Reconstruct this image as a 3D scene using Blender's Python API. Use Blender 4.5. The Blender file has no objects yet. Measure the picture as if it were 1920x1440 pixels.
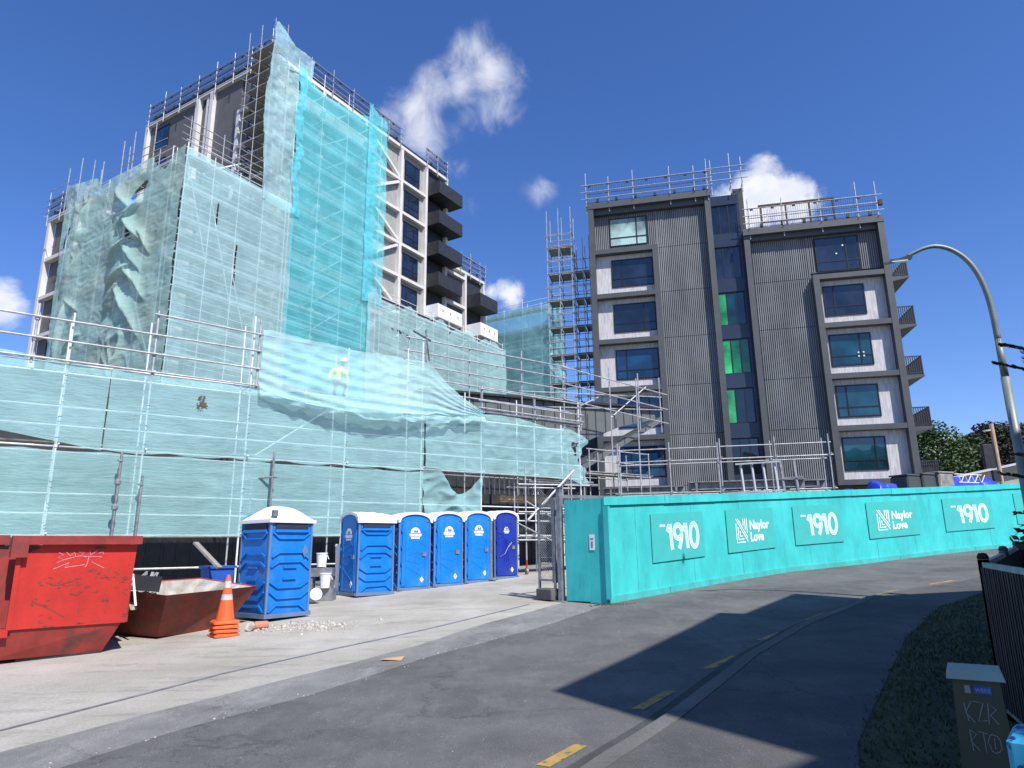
import bpy, math, random
from mathutils import Vector, Matrix, noise
random.seed(7)
PI=math.pi
sc=bpy.context.scene; COL=sc.collection
# ---------------------------------------------------------------- basics
def sp(x,k=1.5): return math.log1p(math.exp(min(x/k,40)))*k
def G(x,y):      # ground height of the street and site
    return .035*(sp(x)-sp(x-28))-.01*(sp(-x)-sp(-x-20))+.045*(sp(y-11)-sp(y-35))
class MB:
    def __init__(s): s.v=[];s.f=[];s.sm=False
    def add(s,vs,fs):
        n=len(s.v); s.v+=[tuple(a) for a in vs]; s.f+=[tuple(i+n for i in f) for f in fs]; return s
    def box(s,x0,x1,y0,y1,z0,z1):
        return s.add([(x0,y0,z0),(x1,y0,z0),(x1,y1,z0),(x0,y1,z0),(x0,y0,z1),(x1,y0,z1),(x1,y1,z1),(x0,y1,z1)],
            [(0,3,2,1),(4,5,6,7),(0,1,5,4),(1,2,6,5),(2,3,7,6),(3,0,4,7)])
    def bbox(s,x0,x1,y0,y1,z0,z1,b=.02):  # box with chamfered vertical + top edges
        p=[(x0+b,y0),(x1-b,y0),(x1,y0+b),(x1,y1-b),(x1-b,y1),(x0+b,y1),(x0,y1-b),(x0,y0+b)]
        q=[(x0+2*b,y0+b),(x1-2*b,y0+b),(x1-b,y0+2*b),(x1-b,y1-2*b),(x1-2*b,y1-b),(x0+2*b,y1-b),(x0+b,y1-2*b),(x0+b,y0+2*b)]
        vs=[(a,c,z0) for a,c in p]+[(a,c,z1-b) for a,c in p]+[(a,c,z1) for a,c in q]
        fs=[tuple(range(7,-1,-1)),tuple(range(16,24))]
        for k in (0,8):
            for i in range(8): j=(i+1)%8; fs.append((k+i,k+j,k+8+j,k+8+i))
        return s.add(vs,fs)
    def bar(s,p,q,w,h=None):   # rectangular bar between two points
        h=h or w; p=Vector(p);q=Vector(q);d=(q-p).normalized()
        u=d.cross(Vector((0,0,1))); 
        if u.length<1e-3: u=Vector((1,0,0))
        u.normalize(); v=u.cross(d)
        vs=[]
        for c in (p,q):
            for a,b in ((-1,-1),(1,-1),(1,1),(-1,1)): vs.append(c+u*a*w/2+v*b*h/2)
        return s.add(vs,[(0,1,2,3),(7,6,5,4),(0,4,5,1),(1,5,6,2),(2,6,7,3),(3,7,4,0)])
    def tube(s,p,q,r=.024,n=6,r2=None):
        r2=r if r2 is None else r2
        p=Vector(p);q=Vector(q);d=(q-p).normalized()
        u=d.cross(Vector((0,0,1)))
        if u.length<1e-3: u=Vector((1,0,0))
        u.normalize(); v=u.cross(d); vs=[]
        for c,rr in ((p,r),(q,r2)):
            for i in range(n):
                a=2*PI*i/n; vs.append(c+u*math.cos(a)*rr+v*math.sin(a)*rr)
        fs=[(i,(i+1)%n,n+(i+1)%n,n+i) for i in range(n)]+[tuple(range(n-1,-1,-1)),tuple(range(n,2*n))]
        return s.add(vs,fs)
    def path(s,pts,r,n=6):
        pts=[Vector(p) for p in pts]; rr=r if isinstance(r,(list,tuple)) else [r]*len(pts); vs=[]
        pu=None
        for i,p in enumerate(pts):
            d=(pts[min(i+1,len(pts)-1)]-pts[max(i-1,0)]).normalized()
            if pu is None:
                u=d.cross(Vector((0,0,1)))
                if u.length<1e-3: u=Vector((1,0,0))
            else: u=pu-d*pu.dot(d)
            u.normalize(); pu=u; v=u.cross(d)
            for k in range(n):
                a=2*PI*k/n; vs.append(p+u*math.cos(a)*rr[i]+v*math.sin(a)*rr[i])
        fs=[]
        for i in range(len(pts)-1):
            for k in range(n): fs.append((i*n+k,i*n+(k+1)%n,(i+1)*n+(k+1)%n,(i+1)*n+k))
        fs+=[tuple(range(n-1,-1,-1)),tuple(range((len(pts)-1)*n,len(pts)*n))]
        return s.add(vs,fs)
    def lathe(s,prof,n=16,c=(0,0,0)):
        vs=[];fs=[]
        for r,z in prof:
            for i in range(n):
                a=2*PI*i/n; vs.append((c[0]+r*math.cos(a),c[1]+r*math.sin(a),c[2]+z))
        for k in range(len(prof)-1):
            for i in range(n): fs.append((k*n+i,k*n+(i+1)%n,(k+1)*n+(i+1)%n,(k+1)*n+i))
        fs+=[tuple(range(n-1,-1,-1)),tuple(range((len(prof)-1)*n,len(prof)*n))]
        return s.add(vs,fs)
    def prism(s,poly,y0,y1):   # polygon in XZ extruded along Y
        n=len(poly); vs=[(x,y0,z) for x,z in poly]+[(x,y1,z) for x,z in poly]
        return s.add(vs,[tuple(range(n)),tuple(range(2*n-1,n-1,-1))]+[(i,n+i,n+(i+1)%n,(i+1)%n) for i in range(n)])
    def slab(s,poly,z0,z1):
        n=len(poly); vs=[(x,y,z0) for x,y in poly]+[(x,y,z1) for x,y in poly]
        return s.add(vs,[tuple(range(n-1,-1,-1)),tuple(range(n,2*n))]+[(i,(i+1)%n,n+(i+1)%n,n+i) for i in range(n)])
    def hull8(s,a,b):  # bottom quad a, top quad b
        return s.add(list(a)+list(b),[(3,2,1,0),(4,5,6,7)]+[(i,(i+1)%4,4+(i+1)%4,4+i) for i in range(4)])
    def build(s,name,mat,parent=None,smooth=False,stuff=False,label=None):
        me=bpy.data.meshes.new(name); me.from_pydata([tuple(v) for v in s.v],[],s.f); me.update()
        if smooth:
            for p in me.polygons: p.use_smooth=True
        o=bpy.data.objects.new(name,me); COL.objects.link(o)
        for m in (mat if isinstance(mat,list) else [mat]): me.materials.append(m)
        if parent is not None: o.parent=parent
        if stuff: o['kind']='stuff'
        if label: o['label']=label
        return o
def tag(o,label,cat,group=None,kind=None):
    o['label']=label;o['category']=cat
    if group:o['group']=group
    if kind:o['kind']=kind
    return o
def thing(name,label,cat,loc=(0,0,0),heading=90,group=None):
    o=bpy.data.objects.new(name,None);COL.objects.link(o); o.empty_display_size=.2
    o.location=loc;o.rotation_euler=(0,0,math.radians(90-heading)); return tag(o,label,cat,group)
def copy_tree(o,parent=None):
    c=o.copy();COL.objects.link(c)
    if parent is not None:c.parent=parent
    for ch in [k for k in bpy.data.objects if k.parent==o]: copy_tree(ch,c)
    return c
class Cap:    # collects parts; past 95 of one name the rest join one stuff part
    def __init__(s,parent,mats): s.p=parent;s.n={};s.rest={};s.m=mats
    def put(s,name,mb,mat=None):
        mat=mat or s.m
        s.n[name]=s.n.get(name,0)+1
        if s.n[name]<=95: return mb.build(name,mat,s.p)
        r=s.rest.setdefault(name,(MB(),mat)); r[0].add(mb.v,mb.f)
    def done(s):
        for k,(mb,mat) in s.rest.items(): mb.build(k,mat,s.p,stuff=True)
# ---------------------------------------------------------------- materials
def nt(name):
    m=bpy.data.materials.new(name);m.use_nodes=True;t=m.node_tree;b=t.nodes['Principled BSDF'];return m,t,b
def N(t,k,**kw):
    n=t.nodes.new(k)
    for a,v in kw.items():
        if a in n.inputs: n.inputs[a].default_value=v
        else: setattr(n,a,v)
    return n
def rgb(c): return (c[0],c[1],c[2],1)
def noise_tex(t,scale,detail=4,vec=None,stretch=None,rough=.55,gen=False):
    tc=N(t,'ShaderNodeTexCoord'); mp=N(t,'ShaderNodeMapping'); n=N(t,'ShaderNodeTexNoise')
    t.links.new(tc.outputs['Object'],mp.inputs[0]); 
    if stretch: mp.inputs['Scale'].default_value=stretch
    t.links.new(mp.outputs[0],n.inputs['Vector']); n.inputs['Scale'].default_value=scale;n.inputs['Detail'].default_value=detail
    n.inputs['Roughness'].default_value=rough
    return n
def ramp(t,inp,stops):
    r=N(t,'ShaderNodeValToRGB'); e=r.color_ramp.elements
    while len(e)<len(stops): e.new(.5)
    for i,(p,c) in enumerate(stops): e[i].position=p; e[i].color=rgb(c) if not isinstance(c,(int,float)) else (c,c,c,1)
    t.links.new(inp,r.inputs[0]); return r
def mat(name,col,rough=.6,metal=0,var=.12,scale=3,bump=0,bscale=40,stretch=None,spec=.5):
    m,t,b=nt(name); b.inputs['Roughness'].default_value=rough;b.inputs['Metallic'].default_value=metal
    b.inputs['Specular IOR Level'].default_value=spec
    n=noise_tex(t,scale,5,stretch=stretch)
    lo=tuple(max(0,c*(1-var*1.6)) for c in col); hi=tuple(min(1,c*(1+var)) for c in col)
    r=ramp(t,n.outputs[0],[(.3,lo),(.7,hi)]); t.links.new(r.outputs[0],b.inputs['Base Color'])
    if bump:
        n2=noise_tex(t,bscale,3); bp=N(t,'ShaderNodeBump',Strength=bump,Distance=.02); t.links.new(n2.outputs[0],bp.inputs['Height']); t.links.new(bp.outputs[0],b.inputs['Normal'])
    return m
def mixc(t,fac,a,b):
    m=N(t,'ShaderNodeMix',data_type='RGBA'); 
    if isinstance(fac,(int,float)): m.inputs[0].default_value=fac
    else: t.links.new(fac,m.inputs[0])
    for i,c in ((6,a),(7,b)):
        if isinstance(c,tuple): m.inputs[i].default_value=rgb(c)
        else: t.links.new(c,m.inputs[i])
    return m.outputs[2]
def asphalt(name,base,light,patch=.5):
    m,t,b=nt(name); b.inputs['Roughness'].default_value=.9; b.inputs['Specular IOR Level'].default_value=.2
    n1=noise_tex(t,.7,8,rough=.68); n2=noise_tex(t,130,3); n3=noise_tex(t,2.2,8,stretch=(1,.4,1),rough=.72)
    r1=ramp(t,n1.outputs[0],[(.36,base),(.64,light)])
    r3=ramp(t,n3.outputs[0],[(.5,0),(.66,patch)])
    c=mixc(t,r3.outputs[0],r1.outputs[0],tuple(x*1.45 for x in light))
    n5=noise_tex(t,1.9,9,stretch=(1.6,.6,1),rough=.78); r5=ramp(t,n5.outputs[0],[(.655,0),(.69,.6)])
    c=mixc(t,r5.outputs[0],c,tuple(min(1,x*2.6) for x in light))
    n6=noise_tex(t,.45,6,stretch=(.6,1.3,1),rough=.6); r6=ramp(t,n6.outputs[0],[(.34,.4),(.47,0)])
    c=mixc(t,r6.outputs[0],c,tuple(x*.6 for x in base))
    tcv=N(t,'ShaderNodeTexCoord');nv=noise_tex(t,1.2,5,rough=.7);av=N(t,'ShaderNodeVectorMath',operation='MULTIPLY_ADD');t.links.new(nv.outputs['Color'],av.inputs[0]);av.inputs[1].default_value=(1.3,1.3,0);t.links.new(tcv.outputs['Object'],av.inputs[2])
    v=N(t,'ShaderNodeTexVoronoi');v.feature='DISTANCE_TO_EDGE';v.inputs['Scale'].default_value=.22;t.links.new(av.outputs[0],v.inputs['Vector']);rv=ramp(t,v.outputs['Distance'],[(.0,.45),(.005,0)]);c=mixc(t,rv.outputs[0],c,tuple(x*.35 for x in base))
    n7=noise_tex(t,38,2); r7=ramp(t,n7.outputs[0],[(.70,0),(.74,.7)]); c=mixc(t,r7.outputs[0],c,tuple(min(1,x*3) for x in light))
    r2=ramp(t,n2.outputs[0],[(.3,.6),(.7,1.4)])
    mm=N(t,'ShaderNodeMix',data_type='RGBA',blend_type='MULTIPLY'); mm.inputs[0].default_value=1
    t.links.new(c,mm.inputs[6]);t.links.new(r2.outputs[0],mm.inputs[7]);t.links.new(mm.outputs[2],b.inputs['Base Color'])
    bp=N(t,'ShaderNodeBump',Strength=.6,Distance=.012);t.links.new(n2.outputs[0],bp.inputs['Height']);t.links.new(bp.outputs[0],b.inputs['Normal'])
    return m
M={}
M['asphalt']=asphalt('asphalt',(.10,.099,.096),(.15,.148,.142),.35)
M['asphalt_old']=asphalt('asphalt_old',(.17,.168,.16),(.25,.245,.23),.4)
M['path']=asphalt('path_asphalt',(.078,.078,.078),(.115,.113,.108),.3)
def concrete(name,a,b_,dirt):
    m,t,b=nt(name); b.inputs['Roughness'].default_value=.9; b.inputs['Specular IOR Level'].default_value=.2
    n1=noise_tex(t,.9,7,stretch=(1,.45,1),rough=.65); n2=noise_tex(t,35,3); n3=noise_tex(t,.35,4)
    r1=ramp(t,n1.outputs[0],[(.3,a),(.7,b_)]); r3=ramp(t,n3.outputs[0],[(.4,0),(.75,.7)])
    c=mixc(t,r3.outputs[0],r1.outputs[0],dirt)
    n4=noise_tex(t,1.6,8,stretch=(.35,1.6,1),rough=.75); r4=ramp(t,n4.outputs[0],[(.52,0),(.68,.55)])
    c=mixc(t,r4.outputs[0],c,tuple(x*.6 for x in dirt))
    n8=noise_tex(t,1.1,9,stretch=(1.4,.5,1),rough=.75); r8=ramp(t,n8.outputs[0],[(.67,0),(.70,.8)]); c=mixc(t,r8.outputs[0],c,(.62,.60,.55))
    r2=ramp(t,n2.outputs[0],[(.3,.85),(.7,1.1)])
    mm=N(t,'ShaderNodeMix',data_type='RGBA',blend_type='MULTIPLY'); mm.inputs[0].default_value=1
    t.links.new(c,mm.inputs[6]);t.links.new(r2.outputs[0],mm.inputs[7]);t.links.new(mm.outputs[2],b.inputs['Base Color'])
    bp=N(t,'ShaderNodeBump',Strength=.3,Distance=.01);t.links.new(n2.outputs[0],bp.inputs['Height']);t.links.new(bp.outputs[0],b.inputs['Normal'])
    return m
M['apron']=concrete('apron_concrete',(.36,.34,.295),(.48,.455,.40),(.26,.235,.19))
M['kerb']=concrete('kerb_stone',(.11,.11,.105),(.18,.175,.165),(.09,.088,.085))
M['guttermat']=asphalt('gutter_asphalt',(.052,.052,.052),(.09,.09,.086),.2)
M['soil']=mat('soil',(.16,.15,.11),.95,0,.3,.3)
M['grass']=mat('grass_blades',(.06,.085,.025),.8,0,.35,2)
M['grassbase']=mat('grass_base',(.05,.06,.025),.95,0,.35,6,.5,60)
M['galv']=mat('galvanised_steel',(.46,.46,.46),.55,.3,.2,6)
M['galvlit']=mat('light_boosted_galvanised_steel',(.78,.80,.80),.6,0,.1,6)  # steel colour raised to stand in for light on tubes behind the nets
M['galvd']=mat('dull_steel',(.3,.3,.31),.5,.5,.25,6)
M['alu']=mat('aluminium',(.52,.53,.54),.5,.4,.12,6)
M['plank']=mat('scaffold_plank',(.29,.275,.245),.8,0,.3,4,stretch=(1,8,1))
M['timber']=mat('timber',(.55,.38,.2),.75,0,.25,5,stretch=(1,8,1))
M['dark']=mat('dark_steel',(.035,.037,.04),.5,.2,.25,3)
M['black']=mat('black_cladding',(.028,.029,.032),.55,0,.25,3)
M['charcoal']=mat('charcoal_frame',(.078,.083,.084),.5,.1,.08,1.5)
M['charcoal2']=mat('charcoal_cladding',(.05,.054,.056),.45,.2,.12,1.5)
M['fascia']=mat('grey_metal_fascia',(.14,.15,.145),.5,.1,.1,1)
M['rib']=mat('ribbed_cladding',(.255,.262,.262),.55,.1,.2,.9,stretch=(1,1,.3))
M['ribback']=mat('ribbed_back',(.085,.088,.088),.6,.1,.1,.8)
M['precast']=mat('white_precast',(.56,.54,.53),.8,0,.17,2.2,.1,30,stretch=(7,7,.8))
M['tframe']=mat('off_white_precast',(.66,.63,.60),.75,0,.06,1.2)
M['tpanel']=mat('grey_precast',(.33,.325,.30),.85,0,.1,1.5,stretch=(5,5,1))
M['tdark']=mat('brown_grey_cladding',(.115,.112,.11),.7,0,.1,1.5)
M['wrap']=mat('white_wrap',(.82,.82,.84),.5,0,.05,2)
M['navy']=mat('navy_spandrel',(.03,.04,.065),.25,0,.1,1)
M['wframe']=mat('window_frame',(.014,.015,.02),.4,.2,.1,3)
def glass(name,col,rough=.04,ior=1.75,sc_=.6):
    m,t,b=nt(name); b.inputs['Roughness'].default_value=rough; b.inputs['IOR'].default_value=ior
    n=noise_tex(t,sc_,3); r=ramp(t,n.outputs[0],[(.35,tuple(c*.35 for c in col)),(.65,tuple(c*1.5 for c in col))]); t.links.new(r.outputs[0],b.inputs['Base Color'])  # uneven reflections painted into the glass colour by noise
    n2=noise_tex(t,.9,1); bp=N(t,'ShaderNodeBump',Strength=.16,Distance=.12);t.links.new(n2.outputs[0],bp.inputs['Height']);t.links.new(bp.outputs[0],b.inputs['Normal'])
    return m
M['glass']=glass('window_glass',(.012,.02,.035)); M['glasst']=glass('teal_window_glass',(.006,.05,.07))
M['glassb']=glass('blue_window_glass',(.008,.045,.11)); M['glassg']=glass('green_glass',(.04,.42,.11)); M['glassdg']=glass('dark_green_glass',(.01,.17,.05))
M['glassd']=glass('dark_glass',(.004,.012,.02)); M['blind']=glass('blind_behind_glass',(.30,.42,.38),.1,1.5)
def paint(name,col,chip=None,rough=.5,cth=(.6,.64),cs=4,var=.1,stretch=None):
    m,t,b=nt(name); b.inputs['Roughness'].default_value=rough
    n=noise_tex(t,1.7,6,rough=.65); r=ramp(t,n.outputs[0],[(.3,tuple(c*(1-var*2) for c in col)),(.7,tuple(min(1,c*(1+var)) for c in col))])
    c=r.outputs[0]
    if chip:
        n2=noise_tex(t,cs,6,stretch=stretch,rough=.6); r2=ramp(t,n2.outputs[0],[(cth[0],0),(cth[1],1)]); c=mixc(t,r2.outputs[0],c,chip)
    t.links.new(c,b.inputs['Base Color'])
    n3=noise_tex(t,3,4); bp=N(t,'ShaderNodeBump',Strength=.25,Distance=.04);t.links.new(n3.outputs[0],bp.inputs['Height']);t.links.new(bp.outputs[0],b.inputs['Normal'])
    return m
M['yellow']=paint('yellow_paint',(.42,.27,.07),(.12,.115,.105),.85,(.53,.60),9,.2)
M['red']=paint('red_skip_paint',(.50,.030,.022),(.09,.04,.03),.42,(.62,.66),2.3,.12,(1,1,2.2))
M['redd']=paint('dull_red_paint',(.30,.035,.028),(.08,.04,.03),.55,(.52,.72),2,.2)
M['rust']=paint('rusty_red_paint',(.27,.05,.032),(.10,.05,.035),.7,(.45,.7),3,.25)
M['skipin']=paint('scraped_steel',(.50,.47,.42),(.25,.2,.15),.7,(.45,.7),3,.2)
def ply(name,mud):
    m,t,b=nt(name); b.inputs['Roughness'].default_value=.7; b.inputs['Specular IOR Level'].default_value=.25
    n=noise_tex(t,1.3,7,stretch=(1,1,.5),rough=.65); c=ramp(t,n.outputs[0],[(.3,(.04,.42,.41)),(.55,(.055,.56,.54)),(.75,(.075,.62,.59))]).outputs[0]
    n2=noise_tex(t,2.6,8,stretch=(3,3,.5),rough=.72); r2=ramp(t,n2.outputs[0],[(.56,0),(.70,.55)]); c=mixc(t,r2.outputs[0],c,(.03,.33,.33))
    n3=noise_tex(t,5,8,rough=.75); r3=ramp(t,n3.outputs[0],[(.63,0),(.68,.5)]); c=mixc(t,r3.outputs[0],c,(.13,.55,.5))
    n4=noise_tex(t,2.2,7,rough=.7); r4=ramp(t,n4.outputs[0],[(.5-.2*mud,0),(.75-.1*mud,.55 if mud else .12)]); c=mixc(t,r4.outputs[0],c,(.12,.22,.19))
    t.links.new(c,b.inputs['Base Color']); n5=noise_tex(t,30,3,stretch=(1,1,.15)); bp=N(t,'ShaderNodeBump',Strength=.25,Distance=.01);t.links.new(n5.outputs[0],bp.inputs['Height']);t.links.new(bp.outputs[0],b.inputs['Normal']);return m
M['teal']=ply('teal_painted_ply',0);M['tealm']=ply('muddy_teal_board',1)
M['tealbd']=mat('teal_sign_board',(.05,.46,.43),.7,0,.04,3)
M['white']=mat('white_plastic',(.82,.82,.83),.45,0,.05,3)
M['letter']=mat('white_lettering',(.80,.86,.84),.6,0,.03,3)
M['loo']=paint('blue_plastic',(.006,.20,.66),(.05,.24,.55),.42,(.50,.78),2.2,.1,(1,1,.6)); M['loon']=paint('navy_plastic',(.012,.035,.33),(.04,.06,.28),.42,(.50,.78),2.2,.1,(1,1,.6))
M['loog']=mat('grey_blue_trim',(.13,.20,.33),.5,0,.1,3); M['vent']=mat('vent_mesh',(.02,.03,.06),.7)
M['orange']=mat('orange_plastic',(.88,.13,.03),.45,0,.08,3); M['reflect']=mat('reflective_band',(.6,.6,.6),.3,.2,.15,8)
M['bluep']=mat('blue_bin_plastic',(.02,.10,.45),.45); M['tarp']=mat('blue_tarp',(.03,.06,.55),.4,0,.3,4)
M['crate']=mat('black_crate',(.02,.021,.024),.5); M['rubble']=mat('rubble',(.5,.46,.4),.95,0,.35,9)
M['brick']=mat('brick',(.5,.2,.14),.9); M['card']=mat('cardboard',(.5,.32,.17),.85)
M['olive']=mat('olive_cabinet',(.075,.08,.04),.5,0,.12,3); M['lid']=mat('pale_green_lid',(.30,.38,.30),.5,0,.1,3)
M['pink']=mat('pink_spray',(.75,.25,.3),.6); M['silver']=mat('silver_spray',(.33,.33,.30),.5)
M['hivis']=mat('hi_vis_yellow',(.75,.95,.08),.7); M['skin']=mat('skin',(.45,.27,.19),.6); M['trouser']=mat('dark_trousers',(.03,.035,.05),.8)
M['bark']=mat('bark',(.10,.075,.055),.9,0,.3,8)
M['leaf']=mat('green_leaves',(.055,.105,.025),.6,0,.5,3); M['leafd']=mat('dark_purple_leaves',(.035,.04,.022),.6,0,.5,3)
M['stucco']=mat('beige_wall',(.42,.36,.28),.85,0,.1,2); M['roof']=mat('pale_roof',(.55,.56,.56),.6,0,.1,2)
M['brickwall']=mat('brown_brick_wall',(.09,.055,.045),.9,0,.2,6); M['lampw']=mat('lamp_glass',(.85,.85,.85),.2)
M['galvwet']=mat('lamp_post_steel',(.22,.25,.235),.5,.2,.12,3)
def netmat(name,col,op=.62,dirt=None,rib=True):
    m=bpy.data.materials.new(name);m.use_nodes=True;t=m.node_tree;t.nodes.clear()
    out=N(t,'ShaderNodeOutputMaterial');mx=N(t,'ShaderNodeMixShader');tr=N(t,'ShaderNodeBsdfTransparent')
    m2=N(t,'ShaderNodeMixShader');d=N(t,'ShaderNodeBsdfDiffuse');tl=N(t,'ShaderNodeBsdfTranslucent')
    n=noise_tex(t,.5,6,rough=.6);c=ramp(t,n.outputs[0],[(.3,tuple(x*.82 for x in col)),(.7,tuple(min(1,x*1.1) for x in col))]).outputs[0]
    if dirt:
        nd=noise_tex(t,.3,5);rd=ramp(t,nd.outputs[0],[(.45,0),(.65,.8)]);c=mixc(t,rd.outputs[0],c,dirt)
    t.links.new(c,d.inputs[0]);t.links.new(c,tl.inputs[0]);m2.inputs[0].default_value=.22
    t.links.new(d.outputs[0],m2.inputs[1]);t.links.new(tl.outputs[0],m2.inputs[2])
    n2=noise_tex(t,1.6,7,stretch=(.5,.5,6),rough=.72); r=ramp(t,n2.outputs[0],[(.3,op-.07),(.7,op+.07)])
    t.links.new(r.outputs[0],mx.inputs[0]);t.links.new(tr.outputs[0],mx.inputs[1]);t.links.new(m2.outputs[0],mx.inputs[2]);t.links.new(mx.outputs[0],out.inputs[0])
    n3=noise_tex(t,5,5,stretch=(.6,.6,3.5),rough=.6);bp=N(t,'ShaderNodeBump',Strength=.5,Distance=.05);t.links.new(n3.outputs[0],bp.inputs['Height']);t.links.new(bp.outputs[0],d.inputs['Normal'])
    return m
M['net']=netmat('sea_green_mesh',(.47,.80,.79),.56); M['nett']=netmat('teal_mesh',(.20,.82,.88),.53)
M['netw']=netmat('faded_mesh',(.56,.86,.86),.55); M['netd']=netmat('dusty_mesh',(.50,.76,.70),.66,(.52,.66,.56))
M['netf']=netmat('blue_green_mesh',(.32,.68,.72),.58)
# ---------------------------------------------------------------- camera, light, sky
F_,PT,RL=1277.,math.radians(13.55),math.radians(-.7)
cp,spt=math.cos(PT),math.sin(PT)
fw=Vector((0,cp,spt)); up0=Vector((0,-spt,cp)); rt0=Vector((1,0,0))
rt=rt0*math.cos(RL)+up0*math.sin(RL); up=up0*math.cos(RL)-rt0*math.sin(RL)
cam=bpy.data.cameras.new('camera'); co=bpy.data.objects.new('camera',cam); COL.objects.link(co)
cam.sensor_width=36; cam.lens=36*F_/1920; cam.clip_end=3000; cam.clip_start=.05
co.matrix_world=Matrix(((rt.x,up.x,-fw.x,0),(rt.y,up.y,-fw.y,0),(rt.z,up.z,-fw.z,1.6),(0,0,0,1)))
sc.camera=co
SH,SE=math.radians(146),math.radians(50)
S=Vector((math.sin(SH)*math.cos(SE),math.cos(SH)*math.cos(SE),math.sin(SE)))
sun=bpy.data.lights.new('sun','SUN'); sun.energy=5.0; sun.angle=math.radians(.53); sun.color=(1,.965,.915)
so=bpy.data.objects.new('sun',sun);COL.objects.link(so); so.rotation_euler=S.to_track_quat('Z','Y').to_euler()
w=bpy.data.worlds.new('World');sc.world=w;w.use_nodes=True;t=w.node_tree;t.nodes.clear()
out=N(t,'ShaderNodeOutputWorld');bg=N(t,'ShaderNodeBackground');bg.inputs[1].default_value=.112
sky=N(t,'ShaderNodeTexSky');sky.sky_type='NISHITA';sky.sun_disc=False;sky.sun_elevation=SE;sky.sun_rotation=SH
sky.air_density=1.0;sky.dust_density=.25;sky.ozone_density=3.5;sky.altitude=0
hs=N(t,'ShaderNodeHueSaturation');hs.inputs['Saturation'].default_value=1.13;hs.inputs['Value'].default_value=1.0
tint=N(t,'ShaderNodeMix',data_type='RGBA',blend_type='MULTIPLY');tint.inputs[0].default_value=1;t.links.new(sky.outputs[0],tint.inputs[6]);tint.inputs[7].default_value=(.98,1.0,1.27,1);t.links.new(tint.outputs[2],hs.inputs['Color'])
tc=N(t,'ShaderNodeTexCoord')
def direction(u,v): return (fw*F_+rt*(u-960)-up*(v-720)).normalized()
wn=N(t,'ShaderNodeTexNoise');wn.inputs['Scale'].default_value=9;wn.inputs['Detail'].default_value=3
t.links.new(tc.outputs['Generated'],wn.inputs['Vector'])
wv=N(t,'ShaderNodeVectorMath',operation='MULTIPLY_ADD');t.links.new(wn.outputs['Color'],wv.inputs[0]);wv.inputs[1].default_value=(.05,.05,.05);
sub=N(t,'ShaderNodeVectorMath',operation='SUBTRACT');t.links.new(tc.outputs['Generated'],sub.inputs[0]);sub.inputs[1].default_value=(.025,.025,.025)
t.links.new(sub.outputs[0],wv.inputs[2])
def blobs(lst):
    last=None
    for u,v,r,a in lst:
        d=direction(u,v); dist=N(t,'ShaderNodeVectorMath',operation='DISTANCE');t.links.new(wv.outputs[0],dist.inputs[0]);dist.inputs[1].default_value=d
        mr=N(t,'ShaderNodeMapRange');mr.inputs[1].default_value=0;mr.inputs[2].default_value=r/1300*1.25;mr.inputs[3].default_value=a;mr.inputs[4].default_value=0
        t.links.new(dist.outputs['Value'],mr.inputs[0])
        if last is None:last=mr.outputs[0]
        else:
            mx=N(t,'ShaderNodeMath',operation='MAXIMUM');t.links.new(last,mx.inputs[0]);t.links.new(mr.outputs[0],mx.inputs[1]);last=mx.outputs[0]
    return last
def cloudlayer(lst,ns,lo,hi,amp,mx_):
    b=blobs(lst);n=N(t,'ShaderNodeTexNoise');n.inputs['Scale'].default_value=ns;n.inputs['Detail'].default_value=12;n.inputs['Roughness'].default_value=.64;n.inputs['Distortion'].default_value=.5
    t.links.new(tc.outputs['Generated'],n.inputs['Vector'])
    a=N(t,'ShaderNodeMath',operation='MULTIPLY_ADD');t.links.new(n.outputs[0],a.inputs[0]);a.inputs[1].default_value=amp;t.links.new(b,a.inputs[2])
    mr=N(t,'ShaderNodeMapRange',interpolation_type='SMOOTHSTEP');mr.inputs[1].default_value=lo+amp*.5;mr.inputs[2].default_value=hi+amp*.5;mr.inputs[3].default_value=0;mr.inputs[4].default_value=mx_
    t.links.new(a.outputs[0],mr.inputs[0]);g=N(t,'ShaderNodeMath',operation='MULTIPLY',use_clamp=True);t.links.new(b,g.inputs[0]);g.inputs[1].default_value=4;h=N(t,'ShaderNodeMath',operation='MULTIPLY');t.links.new(g.outputs[0],h.inputs[0]);t.links.new(mr.outputs[0],h.inputs[1]);return h.outputs[0]
wisp=cloudlayer([(893,92,48,.75),(925,140,56,.85),(930,195,52,.7),(865,150,50,.7),(815,165,58,.75),(765,195,60,.85),(738,215,42,.7),(790,235,62,.75),(870,225,50,.55),
   (850,300,35,.4),(905,380,32,.42),(865,372,30,.4),(1015,350,34,.55)],15,.10,1.0,1.5,.75)
dense=cloudlayer([(1435,370,75,1),(1400,390,70,1),(1480,372,65,1),(1500,395,50,.8),(950,545,44,.75),(920,550,36,.6),(12,582,50,.8),(1800,855,40,1),(1830,880,60,1),(1780,850,35,.9)],17,.24,.66,1.05,.96)
mx=N(t,'ShaderNodeMath',operation='MAXIMUM');t.links.new(wisp,mx.inputs[0]);t.links.new(dense,mx.inputs[1])
n4=N(t,'ShaderNodeTexNoise');n4.inputs['Scale'].default_value=30;t.links.new(tc.outputs['Generated'],n4.inputs['Vector'])
cc=ramp(t,n4.outputs[0],[(.3,(8.0,8.3,9.4)),(.65,(10.5,10.5,10.9))])
cc.color_ramp.elements[0].color=(.72,.77,.9,1);cc.color_ramp.elements[1].color=(.95,.95,1,1)
cs=N(t,'ShaderNodeVectorMath',operation='SCALE');t.links.new(cc.outputs[0],cs.inputs[0]);cs.inputs['Scale'].default_value=8.0
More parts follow.
